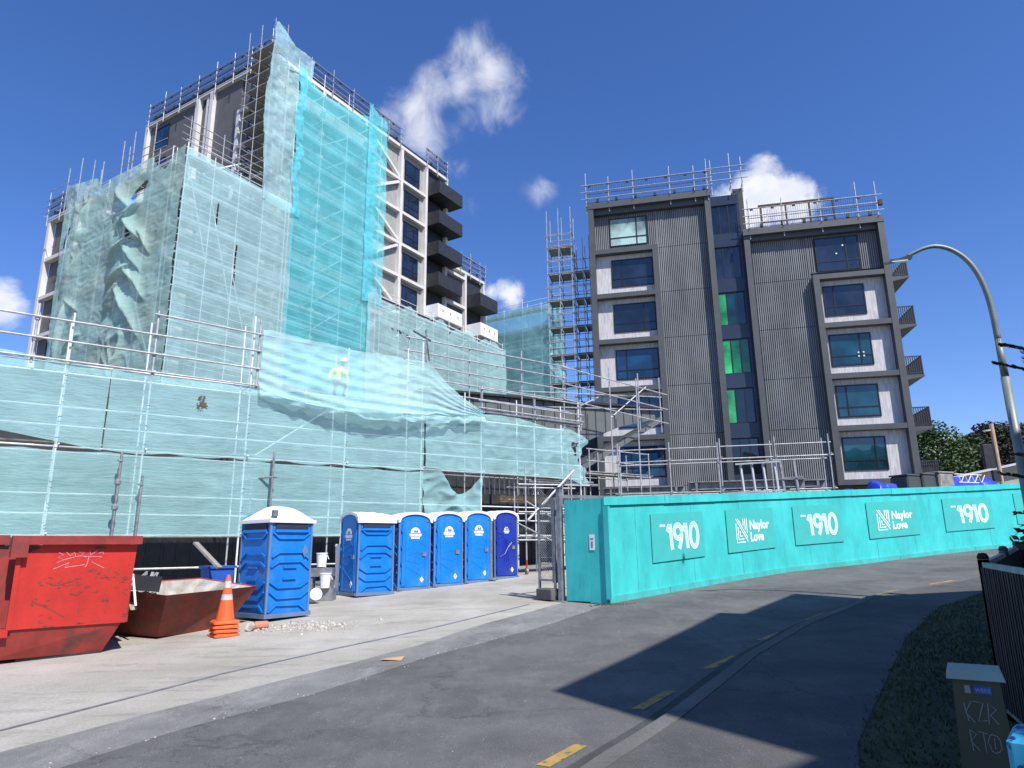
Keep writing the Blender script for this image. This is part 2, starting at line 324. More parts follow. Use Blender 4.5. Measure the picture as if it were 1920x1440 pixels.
fm=N(t,'ShaderNodeMix',data_type='RGBA');t.links.new(mx.outputs[0],fm.inputs[0]);t.links.new(hs.outputs[0],fm.inputs[6]);t.links.new(cs.outputs[0],fm.inputs[7])
t.links.new(fm.outputs[2],bg.inputs[0]);t.links.new(bg.outputs[0],out.inputs[0])
sc.view_settings.view_transform='Standard';sc.view_settings.look='None';sc.view_settings.exposure=.3;sc.view_settings.gamma=1
sc.render.engine='CYCLES'; sc.cycles.transparent_max_bounces=16; sc.cycles.max_bounces=6
# ---------------------------------------------------------------- terrain
def struct(o): o['kind']='structure';return o
def axis(a,b,fine0,fine1,h):
    xs=[];x=a
    while x<fine0: xs.append(x); x+=max(h,(fine0-x)*.4)
    x=fine0
    while x<fine1: xs.append(x); x+=h
    x=fine1
    while x<b: xs.append(x); x+=max(h,(x-fine1)*.5+h)
    return xs+[b]
def ground():
    xs=axis(-900,900,-22,34,1.0); ys=axis(-300,1400,-6,44,1.0); m=MB()
    vs=[(x,y,G(x,y)-.012) for y in ys for x in xs]; n=len(xs)
    m.add(vs,[(j*n+i,j*n+i+1,(j+1)*n+i+1,(j+1)*n+i) for j in range(len(ys)-1) for i in range(n-1)])
    struct(m.build('ground',M['soil'],smooth=True))
ground()
def lerp_poly(P,n):
    L=[0]
    for a,b in zip(P,P[1:]): L.append(L[-1]+math.dist(a,b))
    o=[]
    for k in range(n+1):
        s_=L[-1]*k/n
        for i in range(len(P)-1):
            if s_<=L[i+1]+1e-9:
                f=(s_-L[i])/(L[i+1]-L[i]); o.append(tuple(P[i][c]+(P[i+1][c]-P[i][c])*f for c in (0,1))); break
    return o
def strip(name,A,B,n,m_,dz,matl,wob=0,thick=0):
    a=lerp_poly(A,n);b=lerp_poly(B,n);mb=MB();vs=[]
    for i in range(n+1):
        for j in range(m_+1):
            f=j/m_; x=a[i][0]+(b[i][0]-a[i][0])*f;y=a[i][1]+(b[i][1]-a[i][1])*f
            if wob and j in(0,m_): x+=wob*noise.noise(Vector((i*.6,j,3)));y+=wob*noise.noise(Vector((i*.6,j,9)))
            vs.append((x,y,G(x,y)+dz))
    mb.add(vs,[(i*(m_+1)+j,i*(m_+1)+j+1,(i+1)*(m_+1)+j+1,(i+1)*(m_+1)+j) for i in range(n) for j in range(m_)])
    if thick:
        k=len(mb.v); row=[i*(m_+1) for i in range(n+1)]
        mb.add([(mb.v[r][0],mb.v[r][1],mb.v[r][2]-thick) for r in row],[]); 
        mb.f+=[(row[i],row[i+1],k+i+1,k+i) for i in range(n)]
        k=len(mb.v); row=[i*(m_+1)+m_ for i in range(n+1)]
        mb.add([(mb.v[r][0],mb.v[r][1],mb.v[r][2]-thick) for r in row],[]); 
        mb.f+=[(row[i+1],row[i],k+i,k+i+1) for i in range(n)]
    return struct(mb.build(name,matl,smooth=False))
APR=[(-9,-6),(-5.6,2.6),(-4.38,6.34),(-3.89,7.51),(-3.1,9.1),(-1.54,11.98),(-.68,13.97),(1.25,17.1)]
APR2=[(-7.6,-6),(-4.4,3),(-3.55,5.91),(-3.06,7.17),(-2.48,8.04),(-1.31,10.74),(.69,13.71),(2.05,16.2)]
LFT=APR2+[(5.6,19.8),(8.3,21.95),(11.2,23.35),(15.1,25.6),(19.2,27.5),(30,31.8),(60,43)]
KERB=[(-4,-6),(-1.4,2),(.62,5.46),(1.19,6.31),(3.01,9.48),(4.72,11.92),(7.38,14.9),(8.72,15.83),(10.63,16.95),(12.69,18.01),(20,21),(34,26),(62,34)]
def off(P,d):
    o=[]
    for i,p in enumerate(P):
        a=P[max(i-1,0)];b=P[min(i+1,len(P)-1)];dx,dy=b[0]-a[0],b[1]-a[1];l=math.hypot(dx,dy);o.append((p[0]+dy/l*d,p[1]-dx/l*d))
    return o
site=[(-60,-6),(-40,20),(-30,60),(10,70)]
strip('site_yard',[(-34,-6),(-30,4),(-28,12),(-26,20),(-24,28),(-16,36),(-6,42),(4,46),(16,48),(30,52)],APR[:1]+APR[1:]+[(4.6,18.6),(12,23.4),(20,27.5),(32,33)],70,42,0.0,M['apron'])
strip('asphalt_crossing',APR,APR2,44,3,.005,M['asphalt_old'],.08)
strip('road',LFT,KERB,110,14,.010,M['asphalt'],0)
strip('kerb',off(KERB,0),off(KERB,.16),120,1,.10,M['kerb'],.0,.12)
strip('gutter',off(KERB,-.22),off(KERB,-.003),120,1,.016,M['guttermat'],.02)
PATHR=[(-.5,-6),(1.1,2),(2.35,5.22),(3.1,6.42),(5.44,10.08),(7.62,12.9),(9.76,14.75),(12.5,16.2),(20,19),(34,24),(62,32)]
strip('footpath',off(KERB,.165),PATHR,120,4,.095,M['path'],0)
strip('grass_verge_base',off(PATHR,-.05),[(3.5,-6),(5.2,2),(6.4,5.2),(8,7),(11,10),(14,12.5),(17,14),(20,15.5),(25,18),(38,22),(64,29)],120,6,.090,M['grassbase'])
def grass():
    m=MB(); r=random.Random(3); P=lerp_poly(PATHR[:8],200);
    for k in range(46000):
        p=P[int(r.random()**1.25*199)]; d=-.02+r.random()**.9*2.6
        x=p[0]+d*.82+r.gauss(0,.03);y=p[1]-d*.57+r.gauss(0,.05)
        if y<1.5: continue
        h=r.uniform(.015,.05)*(1+.6*noise.noise(Vector((x*2,y*2,0))));a=r.uniform(0,PI);z=G(x,y)+.088;dx,dy=math.cos(a)*.009,math.sin(a)*.008;lx,ly=r.uniform(-.03,.03),r.uniform(-.03,.03)
        m.add([(x-dx,y-dy,z),(x+dx,y+dy,z),(x+lx,y+ly,z+h)],[(0,1,2)])
    o=m.build('grass',M['grass']);tag(o,'short dark green grass growing along the shaded footpath edge','grass',kind='stuff')
grass()
# drainage channel line across the apron
strip('drain_channel',[(-6.4,3.6),(-4.97,7.14),(-4.0,9.95),(-2.9,11.9),(-1.75,13.59),(-.7,15.3),(.3,16.9)],[(-6.34,3.57),(-4.91,7.11),(-3.94,9.91),(-2.84,11.86),(-1.69,13.55),(-.64,15.26),(.36,16.86)],50,1,.005,M['galvd'],.01)
# yellow dashed marking
yd=[((.19,5.51),(.52,6.01)),((1.17,7.13),(1.66,7.88)),((2.37,9.04),(2.97,9.82)),((3.73,11.01),(4.3,11.65)),((5.21,12.78),(5.89,13.54)),((8.0,15.7),(8.85,16.35)),((9.95,17.05),(10.9,17.6)),((12.0,18.25),(13.0,18.75))]
mb=MB()
for a,b in yd:
    d=Vector((b[0]-a[0],b[1]-a[1],0));l=d.length;d/=l;n_=Vector((-d.y,d.x,0))*.06
    for i in range(4):
        p=Vector((a[0],a[1],0))+d*l*i/4;q=Vector((a[0],a[1],0))+d*l*(i+1)/4
        vs=[p-n_,q-n_,q+n_,p+n_]; mb.add([(v.x,v.y,G(v.x,v.y)+.0145) for v in vs],[(0,1,2,3)])
struct(mb.build('road_markings',M['yellow']))
# ---------------------------------------------------------------- windows
def window(par,x0,x1,z0,z1,y,gl,mull=None,trans=None,axis='y',fr=.07,panes=None,dep=.08,label=None):
    """frame in the XZ plane at y (axis 'y', facing -Y) or in the YZ plane at x=y (axis 'x', facing -X). panes: optional glass per pane"""
    f=MB()
    def bx(a0,a1,z0_,z1_,d0,d1,m):
        if axis=='y': m.box(a0,a1,y+d0,y+d1,z0_,z1_)
        else: m.box(y+d0,y+d1,a0,a1,z0_,z1_)
    bx(x0,x1,z1-fr,z1,0,dep,f);bx(x0,x1,z0,z0+fr,0,dep,f);bx(x0,x0+fr,z0+fr,z1-fr,0,dep,f);bx(x1-fr,x1,z0+fr,z1-fr,0,dep,f)
    xs=[x0+fr,x1-fr]
    for q in (mull or []):
        c=x0+(x1-x0)*q; bx(c-fr/2,c+fr/2,z0+fr,z1-fr,.002,dep,f); xs.insert(-1,c)
    zt=None
    if trans: zt=z0+(z1-z0)*trans
    cols=[]
    for i in range(len(xs)-1):
        a=xs[i]+(fr/2 if i else 0);b=xs[i+1]-(fr/2 if i<len(xs)-2 else 0)
        cols.append((a,b))
        if zt: bx(a,b,zt-fr/2,zt+fr/2,.004,dep,f)
    o=f.build('window',M['wframe'],par,label=label)
    for i,(a,b) in enumerate(cols):
        g=MB(); bx(a,b,z0+fr,z1-fr,.03,.05,g); g.build('pane',(panes[i] if panes else gl),o)
    return o
# ---------------------------------------------------------------- right apartment building (local X right, Y away, origin at its left end)
hr=102.5;RX=Vector((math.sin(math.radians(hr)),math.cos(math.radians(hr)),0))
OR=Vector((22.4,37.6,0))-RX*17.6
b=thing('apartment_building','dark grey ribbed apartment building with white precast window bays, right of the scaffolded tower','building',(OR.x,OR.y,0),hr)
FL=[5.1,8.15,11.2,14.3,17.35,20.4]
ch=M['charcoal']
MB().box(.36,7.45,.42,14,1,23.3).box(9.95,17.25,.42,14,1,20.3).box(7.4,10,1.35,14,1,23.2).build('wall',M['charcoal2'],b)
for x0,x1,y0,zz in ((0,.35,-.22,23.35),(7.45,7.8,-.1,23.35),(9.6,9.95,-.1,20.35),(17.25,17.6,-.22,20.35)): MB().box(x0,x1,y0,14.1,1,zz).build('pilaster',ch,b)
m=MB();m.box(-.03,7.83,-.25,14.2,23.353,23.75);m.box(.36,7.44,.05,.4,23.0,23.35);m.box(9.57,17.63,-.25,14.2,20.353,20.75);m.box(9.96,17.24,.05,.4,20.05,20.35);m.build('parapet',ch,b)
m=MB();m.box(.2,7.6,.35,13.8,23.755,24.05);m.box(9.8,17.4,.35,13.8,20.755,21.05);m.build('roof_upstand',M['black'],b)
def ribs(x0,x1,z0,z1,holes=(),y=.42):
    m=MB();n=int((x1-x0)/.118)
    for i in range(n+1):
        x=x0+.03+i*(x1-x0-.06)/n; segs=[(z0,z1)]
        for hx0,hx1,hz0,hz1 in holes:
            if hx0-.04<x<hx1+.04:
                ns=[]
                for a,c in segs:
                    if hz0>a: ns.append((a,min(c,hz0)))
                    if hz1<c: ns.append((max(a,hz1),c))
                segs=ns
        for a,c in segs:
            if c-a>.03: m.add([(x-.036,y,a),(x-.022,y-.06,a),(x+.022,y-.06,a),(x+.036,y,a),(x-.036,y,c),(x-.022,y-.06,c),(x+.022,y-.06,c),(x+.036,y,c)],[(0,1,5,4),(1,2,6,5),(2,3,7,6),(0,3,2,1),(4,5,6,7)])
    return m
def clad(x0,x1,z0,z1,holes=()):
    MB().box(x0,x1,.40,.419,z0,z1).build('cladding_back',M['ribback'],b)
    o=ribs(x0,x1,z0,z1,holes,.40).build('ribbed_cladding',M['rib'],b); return o
for i,z in enumerate(FL):
    zt=FL[i+1] if i<5 else 22.99
    clad(4.36,7.44,z+.01 if i<5 else 20.41,zt-.02)
    if i<5: clad(9.96,13.29,z+.01,(zt-.02) if i<4 else 20.04)
clad(.36,4.35,20.41,22.99,[(1.3,3.75,20.75,22.75)])
clad(13.31,17.24,17.66,20.04,[(13.72,16.2,17.72,19.9)])
clad(4.36,7.44,1.2,5.08);clad(9.96,13.29,1.2,5.08)
MB().box(.36,4.35,.3,.41,1.2,4.78).build('base_wall',M['brickwall'],b);MB().box(13.31,17.24,.3,.41,1.2,4.78).build('base_wall',M['brickwall'],b)
gl,gt,gb,gd=M['glass'],M['glasst'],M['glassb'],M['glassd']
def bay(x0,x1,z,zt,win,white):
    # frame ring of the bay, white recessed panel, window
    m=MB();m.box(x0+.0,x1+.0,-.20,.42,z-.3,z)
    m.build('bay_frame',ch,b)
    wx0,wx1=win
    w0,w1=z+.52,zt-.62
    m=MB()
    m.box(x0,wx0,.28,.42,z+.002,zt-.302);m.box(wx1,x1,.28,.42,z+.002,zt-.302);m.box(wx0,wx1,.28,.42,z+.002,w0);m.box(wx0,wx1,.28,.42,w1,zt-.302)
    m.build('white_panel',M['precast'],b)
    return (wx0,wx1,w0,w1)
mull=[[.25],[.72],[.25],[.72],[.25]]
gls=[gb,gb,gb,gl,gl]
for i in range(5):
    z=FL[i];zt=FL[i+1]
    q=bay(.35,4.0,z,zt,(1.32,3.98),'l'); window(b,q[0]+.01,q[1]-.01,q[2]+.01,q[3]-.01,.22,gls[i],mull[i],.30)
    MB().box(4.003,4.35,-.20,.42,z-.3,zt-.304).build('bay_post',ch,b)
MB().box(.353,4.35,-.203,.42,20.1,20.4).build('bay_frame',ch,b)
mull=[[.75],[.25],[.72],[.25]];gls=[gt,gt,gt,gl]
for i in range(4):
    z=FL[i];zt=FL[i+1]
    q=bay(13.65,17.25,z,zt,(13.85,16.15),'r'); o=window(b,q[0]+.01,q[1]-.01,q[2]+.01,q[3]-.01,.22,gls[i],mull[i],.30)
    if i==2:
        sx=q[0]+.72*2.3
        MB().box(sx-.19,sx-.11,.205,.217,q[2]+.72,q[2]+.8).box(sx-.19,sx-.11,.205,.217,q[2]+.5,q[2]+.58).box(sx+.09,sx+.17,.205,.217,q[2]+.72,q[2]+.8).box(sx+.09,sx+.17,.205,.217,q[2]+.5,q[2]+.58).build('sticker',M['white'],o)
    MB().box(13.3,13.647,-.20,.42,z-.3,zt-.304).build('bay_post',ch,b)
MB().box(13.3,17.25,-.203,.42,17.05,17.35).build('bay_frame',ch,b)
o=window(b,1.3,3.75,20.75,22.75,.3,M['blind'],[.72],.3)
o=window(b,13.72,16.2,17.72,19.9,.3,gl,[.7],.28)
for px,pz in ((15.3,19.3),(14.9,18.8)):
    q=MB().lathe([(.05,0),(.05,.012)],12); q.v=[(px+v[0],.318-v[2],pz+v[1]) for v in q.v]; q.build('ceiling_light',M['white'],o)
MB().box(-6.5,-.03,.8,12,1,9.15).build('dark_backdrop',M['black'],b)  # black box added as a dark backdrop closing the sky gap beside the building
# stair glazing in the recess
pans=[[gd,gd,gd],[M['glassg'],gd,gd],[M['glassg'],M['glassdg'],M['glassdg']],[M['glassg'],M['glasst'],M['glasst']],[gl,gl,gl],[gl,gl,gl]]
for i,z in enumerate(FL):
    top=(FL[i+1] if i<5 else 23.3)
    MB().box(7.81,9.59,.5,1.3,z-.35,z+.52).build('spandrel',M['navy'],b)
    window(b,7.81,9.4,z+.525,top-.36,.55,gd,[.33,.67],None,panes=pans[i],fr=.06,label=None)
MB().box(7.81,9.59,.5,1.3,22.95,23.6).box(9.41,9.59,.52,1.3,1,22.94).box(7.81,9.40,.55,1.3,1,4.74).build('spandrel',M['navy'],b)
MB().box(9.3,9.95,.9,8,20.76,24.2).build('core_wall',M['charcoal2'],b)
# balconies on the right flank
for i,z in enumerate([4.9,8.0,11.05,14.15,17.2]):
    bal=MB().add([(17.61,1.2,z-.25),(19.0,1.2,z),(19.0,5.2,z),(17.61,5.2,z-.25),(17.61,1.2,z+.12),(19.0,1.2,z+.12),(19.0,5.2,z+.12),(17.61,5.2,z+.12)],[(3,2,1,0),(4,5,6,7),(0,1,5,4),(1,2,6,5),(2,3,7,6),(3,0,4,7)]).build('balcony',ch,b)
    m=MB();m.box(17.62,18.98,1.22,1.26,z+1.2,z+1.26);m.box(18.94,18.98,1.27,5.15,z+1.2,z+1.26);m.box(17.62,18.98,1.22,1.25,z+.2,z+.24);m.box(18.94,18.97,1.27,5.15,z+.2,z+.24)
    for k in range(12): x=17.66+k*.115;m.box(x,x+.05,1.228,1.25,z+.13,z+1.2)
    for k in range(36): y=1.3+k*.11;m.box(18.95,18.97,y,y+.06,z+.13,z+1.2)
    m.build('railing',M['dark'],bal)
    m=MB()
    if i>0: m.add([(17.65,2.9,z+.2),(18.9,2.9,z+.2),(18.9,2.9,z+1.05),(17.65,2.9,z+.3),(17.65,2.95,z+.2),(18.9,2.95,z+.2),(18.9,2.95,z+1.05),(17.65,2.95,z+.3)],[(0,1,2,3),(7,6,5,4),(0,3,7,4),(3,2,6,7),(2,1,5,6)])
    else: m.box(17.7,18.8,1.4,1.45,z+.2,z+1.1)
    m.build('screen',M['black'],bal)
    if 0<i<4:
        mb_=MB()
        for k in range(4): mb_.bar((18.0+k*.16,2.6,z+.14),(18.05+k*.16,2.8,z+.75+.05*k),.06)
        o=mb_.build('timber_offcuts',M['plank']);o.location=b.location;o.rotation_euler=b.rotation_euler
        tag(o,'pale timber lengths behind the railing of the dark building\'s %s balcony'%(['','lowest but one','middle','second highest'][i]),'timber','timber lengths on the balconies')
# ---------------------------------------------------------------- tower on the left (local X along its right face, Y along the left face going away left)
ht=31.3;BX=Vector((math.sin(math.radians(ht)),math.cos(math.radians(ht)),0));AY=Vector((math.sin(math.radians(-58.7)),math.cos(math.radians(-58.7)),0))
OT=Vector((-9.1,53.4,0))-BX*14
tw=thing('apartment_tower','tall off-white framed apartment tower under construction wrapped in sea green mesh','building',(OT.x,OT.y,0),ht)
TZ=35.9
fz=[35.75-2.95*k for k in range(12)]
MB().box(.42,20.0,.42,15.5,1,TZ-.1).build('wall',M['tpanel'],tw)
MB().box(20.2,26.3,.42,12,1,27.2).build('wall',M['tdark'],tw)
m=MB();m.box(-.02,20.22,-.02,15.92,TZ-.22,TZ+.05);m.box(20.23,26.52,-.02,12.2,27.3,27.55);m.build('parapet',M['tframe'],tw)
m=MB();m.box(.3,20,.5,15.6,TZ+.053,TZ+.75);m.box(20.24,26.3,.5,12,27.553,28.0);m.build('roof_upstand',M['dark'],tw)
# right face columns and beams
for x in (0,4.4,9.0,13.5,16.9): MB().box(x,x+.3,0,.41,1,TZ-.223).build('column',M['tframe'],tw)
MB().box(19.95,20.22,0,.41,1,TZ-.223).build('column',M['tframe'],tw)
for x in (23.1,26.25): MB().box(x,x+.27,0,.41,1,27.295).build('column',M['tframe'],tw)
for i,z in enumerate(fz[1:]):
    for x0,x1 in ((9.3,13.5),(13.8,16.9))+(((20.23,23.1),) if z<27 else ()): MB().box(x0,x1,.02,.41,z-.26,z).build('floor_beam',M['tframe'],tw)
m=MB()
for z in fz[1:]: m.box(.3,4.4,.02,.41,z-.26,z).box(4.7,9.0,.02,.41,z-.26,z)
m.build('floor_beam',M['tframe'],tw,stuff=True)
MB().box(17.2,19.95,.35,.45,1,TZ-.25).box(23.4,26.2,.35,.45,1,27.2).build('recess_wall',M['black'],tw)
for i in range(11):   # diagonal braces
    z1=fz[i]-.26 if i else TZ-.22; z0=fz[i+1]
    for x0,x1 in ((9.3,13.5),):
        a,c=((x0+.05,z1-.1),(x1-.05,z0+.1)) if i%2==0 else ((x0+.05,z0+.15),(x1-.1,z1-.1))
        MB().bar((a[0],.2,a[1]),(c[0],.2,c[1]),.3,.24).build('diagonal_brace',M['tframe'],tw)
for i in range(11):
    z=fz[i+1]; mu=[.68] if i%3!=1 else [.3]
    if i<9:
        MB().box(14.05,14.35,.38,.43,z,z+2.6).box(16.45,16.9,.38,.43,z,z+2.6).build('window_surround',M['tpanel'],tw)
        window(tw,14.4,16.4,z+.35,z+2.35,.33,gl,mu,.32)
    if 3<=i<9: window(tw,20.7,22.8,z+.35,z+2.35,.33,gl,[.65],.32)
for i in range(12):
    z=fz[i]-2.95
    if i in (0,1,2,3): x0,mt,nm=17.25,M['black'],'black'
    elif i==4: x0,mt,nm=17.25,M['wrap'],'white'
    else: continue
    bl=MB().box(x0,x0+3.55,-1.3,.3,z+.02,z+.25).box(x0,x0+3.55,-1.3,-1.22,z+.253,z+1.25).box(x0,x0+.08,-1.215,.3,z+.253,z+1.25).box(x0+3.47,x0+3.55,-1.215,.3,z+.253,z+1.25).build('balcony',mt,tw)
    if nm=='white':
        mm=MB()
        for kx in (.6,1.7,2.8): mm.bar((x0+kx,-1.308,z+.65),(x0+kx+.22,-1.308,z+.85),.06,.01);mm.bar((x0+kx+.04,-1.308,z+.9),(x0+kx+.16,-1.308,z+.6),.05,.01)
        mm.build('wrap_print',M['redd'],bl)
for i,(z,mt) in enumerate(((fz[4],M['black']),(fz[5],M['wrap']))):
    x0=23.5
    bl=MB().box(x0,x0+3.0,-1.5,.3,z+.02,z+.25).box(x0,x0+3.0,-1.5,-1.42,z+.253,z+1.25).box(x0,x0+.08,-1.415,.3,z+.253,z+1.25).box(x0+2.92,x0+3.0,-1.415,.3,z+.253,z+1.25).build('balcony',mt,tw)
    if i==1:
        mm=MB()
        for kx in (.5,1.4,2.3): mm.bar((x0+kx,-1.508,z+.65),(x0+kx+.22,-1.508,z+.85),.06,.01);mm.bar((x0+kx+.04,-1.508,z+.9),(x0+kx+.16,-1.508,z+.6),.05,.01)
        mm.build('wrap_print',M['redd'],bl)
# left face
for y0,y1 in ((15.55,15.9),(8.75,9.2),(7.0,7.4),(3.6,3.95)): MB().box(-.05,.41,y0,y1,1,(TZ-.223) if y0!=3.6 else fz[1]-.3).build('column',M['tframe'],tw)
for z in fz[1:]: MB().box(-.03,.4,.31,3.95,z-.26,z+(-.001)).build('floor_beam',M['tframe'],tw)
MB().box(.25,.41,9.2,15.55,1,TZ-.23).box(.25,.41,3.95,7.0,1,TZ-.23).box(.25,.41,2.9,3.6,1,TZ-.23).build('dark_panel',M['tdark'],tw)
MB().box(.3,.41,7.4,8.75,1,TZ-.23).build('stair_slot_glazing',M['glassd'],tw)
MB().box(.1,.28,7.75,8.0,20,TZ-.4).build('downpipe',M['tframe'],tw)
for z in fz[1:7]:
    window(tw,12.9,14.6,z+.5,z+2.4,.18,gb,[.35],.3,axis='x')
    window(tw,.9,2.85,z+.35,z+2.45,.2,gb,[.5],.3,axis='x')
# lower wing
WX=-5.3
m=MB();m.box(WX+.42,0,.42,12.5,1,23.6);m.build('wing_wall',M['tdark'],tw);MB().box(WX+.42,0,12.51,17.2,1,25.4).build('wing_wall',M['tdark'],tw)
MB().box(WX-.02,0-.055,12.5,17.62,25.4,25.68).build('wing_parapet',M['tframe'],tw)
MB().box(WX+.3,-.06,12.6,17.2,25.683,26.3).build('wing_roof_upstand',M['dark'],tw)
for y0 in (17.25,13.4,9,4.5,0): MB().box(WX,WX+.41,y0,y0+.35,1,25.395 if y0>13 else 23.5).build('column',M['tframe'],tw)
for z in [25.4-2.95*k for k in range(1,9)]:
    MB().box(WX+.02,WX+.41,.36,13.4,z-.26,z).box(WX+.02,WX+.41,13.75,17.25,z-.26,z).build('floor_beam',M['tframe'],tw)
    window(tw,14.2,15.8,z+.35,z+2.35,WX+.33,gl,[.5],.3,axis='x')
for z in [25.4-2.95*k for k in range(1,8)]:
    for x0 in (-4.6,-2.2): window(tw,x0,x0+1.6,z+.35,z+2.35,.33,gl,[.5],.3)
# ---------------------------------------------------------------- building behind the blue-green net, and the dark clad gable building
HF=54.;FX=Vector((math.sin(math.radians(HF)),math.cos(math.radians(HF)),0))
OF=Vector((2.9,28,0))-FX*20
pod=thing('low_clad_building','low black metal-clad building with standing seams and a raking eave, behind the front scaffold','building',(OF.x,OF.y,0),HF)
MB().box(-6,20.2,3.3,12,.2,7.0).build('wall',M['black'],pod)
m=MB()
for k in range(60): m.box(-5.6+k*.43,-5.57+k*.43,3.26,3.3,.3,7.0)
m.build('standing_seams',M['charcoal2'],pod)
MB().prism([(14.2,7.003),(14.2,7.85),(22.5,8.25),(27.8,8.58),(27.82,8.05),(25.1,7.38),(22.4,6.28),(20.25,5.4),(20.25,7.003)],3.0,3.35).build('gable_cladding',M['fascia'],pod)
m=MB()
for k in range(21):
    x=14.6+k*.64
    if x<20.25: zb=7.01
    elif x<22.4: zb=5.42+(x-20.25)*.41
    elif x<25.1: zb=6.3+(x-22.4)*.41
    else: zb=7.4+(x-25.1)*.25
    zt=7.85+(x-14.2)*.4/8.3 if x<22.5 else 8.25+(x-22.5)*.33/5.3
    m.box(x,x+.025,2.965,3.0,zb,zt-.03)
m.build('standing_seams',M['charcoal2'],pod)
MB().bar((14,3.2,7.9),(22.5,3.2,8.3),.9,.1).build('eave_flashing',M['black'],pod);MB().bar((22.51,3.2,8.3),(28,3.2,8.64),.9,.1).build('eave_flashing',M['black'],pod)
MB().bar((27.95,2.9,8.1),(20.6,2.9,4.6),.5,.14).build('raking_beam',ch,pod);MB().bar((27.6,2.5,7.9),(20.6,2.5,4.35),.1,.22).build('raking_beam',M['fascia'],pod)
MB().box(20.25,23.2,3.4,9,1.2,5.9).build('lobby_wall',M['black'],pod)
# ---------------------------------------------------------------- scaffolding
rs=random.Random(11)
def scaffold(name,label,o,h,xs,ys,z0,lifts,ztop,decks=None,rails=None,braces=(),group=None,transom=True,mats='galv',cat='scaffold',toe=True,over=.15,jit=.3):
    """ys[0] is the outer row. rails: lifts with guard rails on the outer row"""
    t=thing(name,label,cat,(o[0],o[1],0),h,group);c=Cap(t,M[mats])
    decks=lifts if decks is None else decks; rails=decks if rails is None else rails
    for x in xs:
        for y in ys:
            zt=ztop(x) if callable(ztop) else ztop
            mb=MB().tube((x,y,z0),(x,y,zt+rs.uniform(0,jit)),.026); 
            for z in lifts: mb.lathe([(.05,-.03),(.05,.05)],6,(x,y,z))
            c.put('standard',mb)
    for z in lifts:
        for y in ys: c.put('ledger',MB().tube((xs[0]-over,y+.052,z),(xs[-1]+over,y+.052,z+.01)))
        if transom and len(ys)>1:
            for x in xs: c.put('transom',MB().tube((x+.05,ys[0]-.15,z+.055),(x+.05,ys[-1]+.12,z+.055),.022))
    for z in decks:
        if len(ys)>1:
            for a,b_ in zip(xs,xs[1:]):
                m=MB();n=4;w_=(ys[-1]-ys[0]-.1)/n
                for k in range(n):
                    m.box(a+.06,b_-.04,ys[0]+.05+k*w_,ys[0]+.03+(k+1)*w_,z+.085,z+.125)
                c.put('plank_deck',m,M['plank'])
    for z in rails:
        for dz in (.55,1.05): c.put('guard_rail',MB().tube((xs[0]-.1,ys[0]+.052,z+dz),(xs[-1]+.1,ys[0]+.052,z+dz)))
        if toe: c.put('toe_board',MB().box(xs[0],xs[-1],ys[0]+.035,ys[0]+.06,z+.13,z+.30),M['alu'])
    for p,q in braces: c.put('brace',MB().tube(p,q,.026))
    c.done(); return t
TO=(OT.x,OT.y);RO=(OR.x,OR.y);FO=(OF.x,OF.y)
def fl(a,b,s):
    o=[];x=a
    while x<b+.01:o.append(x);x+=s
    return o
# tall scaffold on the right face of the tower
br=[]
for k in range(9): br.append(((3.4,-1.12,16+2*k),(5.9,-1.12,18+2*k)))
scaffold('tower_scaffold','tube scaffold behind the bright teal mesh on the tall tower\'s right face',TO,ht,[1.0,3.4,5.9,8.2,9.6],[-1.22,-.12],1,fl(2,34,2),35.6,braces=br,mats='galvlit')
scaffold('corner_scaffold','narrow platform scaffold climbing the tall tower\'s front left corner beside the pale net',TO,ht,[-1.2,-.15],[-1.2,.2,1.5],24,fl(25.5,35.6,1.0)[::1],lambda x:37.4,decks=fl(25.5,35.6,1.0),rails=[36.2],toe=False,over=.3)
scaffold('wing_scaffold','tube scaffold behind the net on the lower left wing\'s right side',TO,ht,fl(-6.45,.8,1.8),[-1.2,-.12],1,fl(8,24,2),24.6,braces=[((-6.4,-1.12,24),(-4.6,-1.12,18)),((-4.6,-1.12,22),(-2.8,-1.12,16)),((-2.8,-1.12,18),(-.9,-1.12,12))],mats='galvlit')
t=scaffold('wing_side_scaffold','tube scaffold behind the torn dusty net on the lower left wing',(OT+BX*-5.3).to_2d().to_tuple() if False else (OT.x,OT.y),ht+90,[-x for x in (11.6,9.3,7,4.6,2.2,0.2)],[-6.5,-5.45],1,fl(8,24,2),24.8,over=.3,braces=[((-11.3,-6.6,12),(-9.3,-6.6,18)),((-7,-6.6,24),(-2.2,-6.6,16)),((-4.6,-6.6,20),(-.2,-6.6,12))],mats='galvlit')
scaffold('mid_scaffold','tube scaffold behind the low pale net right of the tall tower',TO,ht,fl(9.9,27.7,2.2),[-1.42,-.1],1,fl(10.5,20.5,2),lambda x:20.9,rails=fl(10.5,18.5,2)+[20.0],braces=[((12.1,-1.55,18.5),(14.3,-1.55,16.5))],mats='galvlit')
# far netted block (its face is square to the tower's right face)
far=thing('netted_block','far low block hidden behind a blue-green net between the tower and the dark building','building',(OT.x,OT.y,0),ht)
MB().box(31.4,33.2,-5.0,8,1,23.6).build('wall',M['tdark'],far)
for k in range(7): MB().box(31.37,31.4,-5.2,8,23.3-2.95*k,23.55-2.95*k).build('floor_beam',M['tframe'],far)
scaffold('far_scaffold','tube scaffold behind the blue-green net of the far low block',TO,ht+90,[-4.4,-2.2,0,2.2,4.4,6.4],[30.1,31.2],1,fl(13,25,2),lambda x:25.6,jit=.9,mats='galvlit')
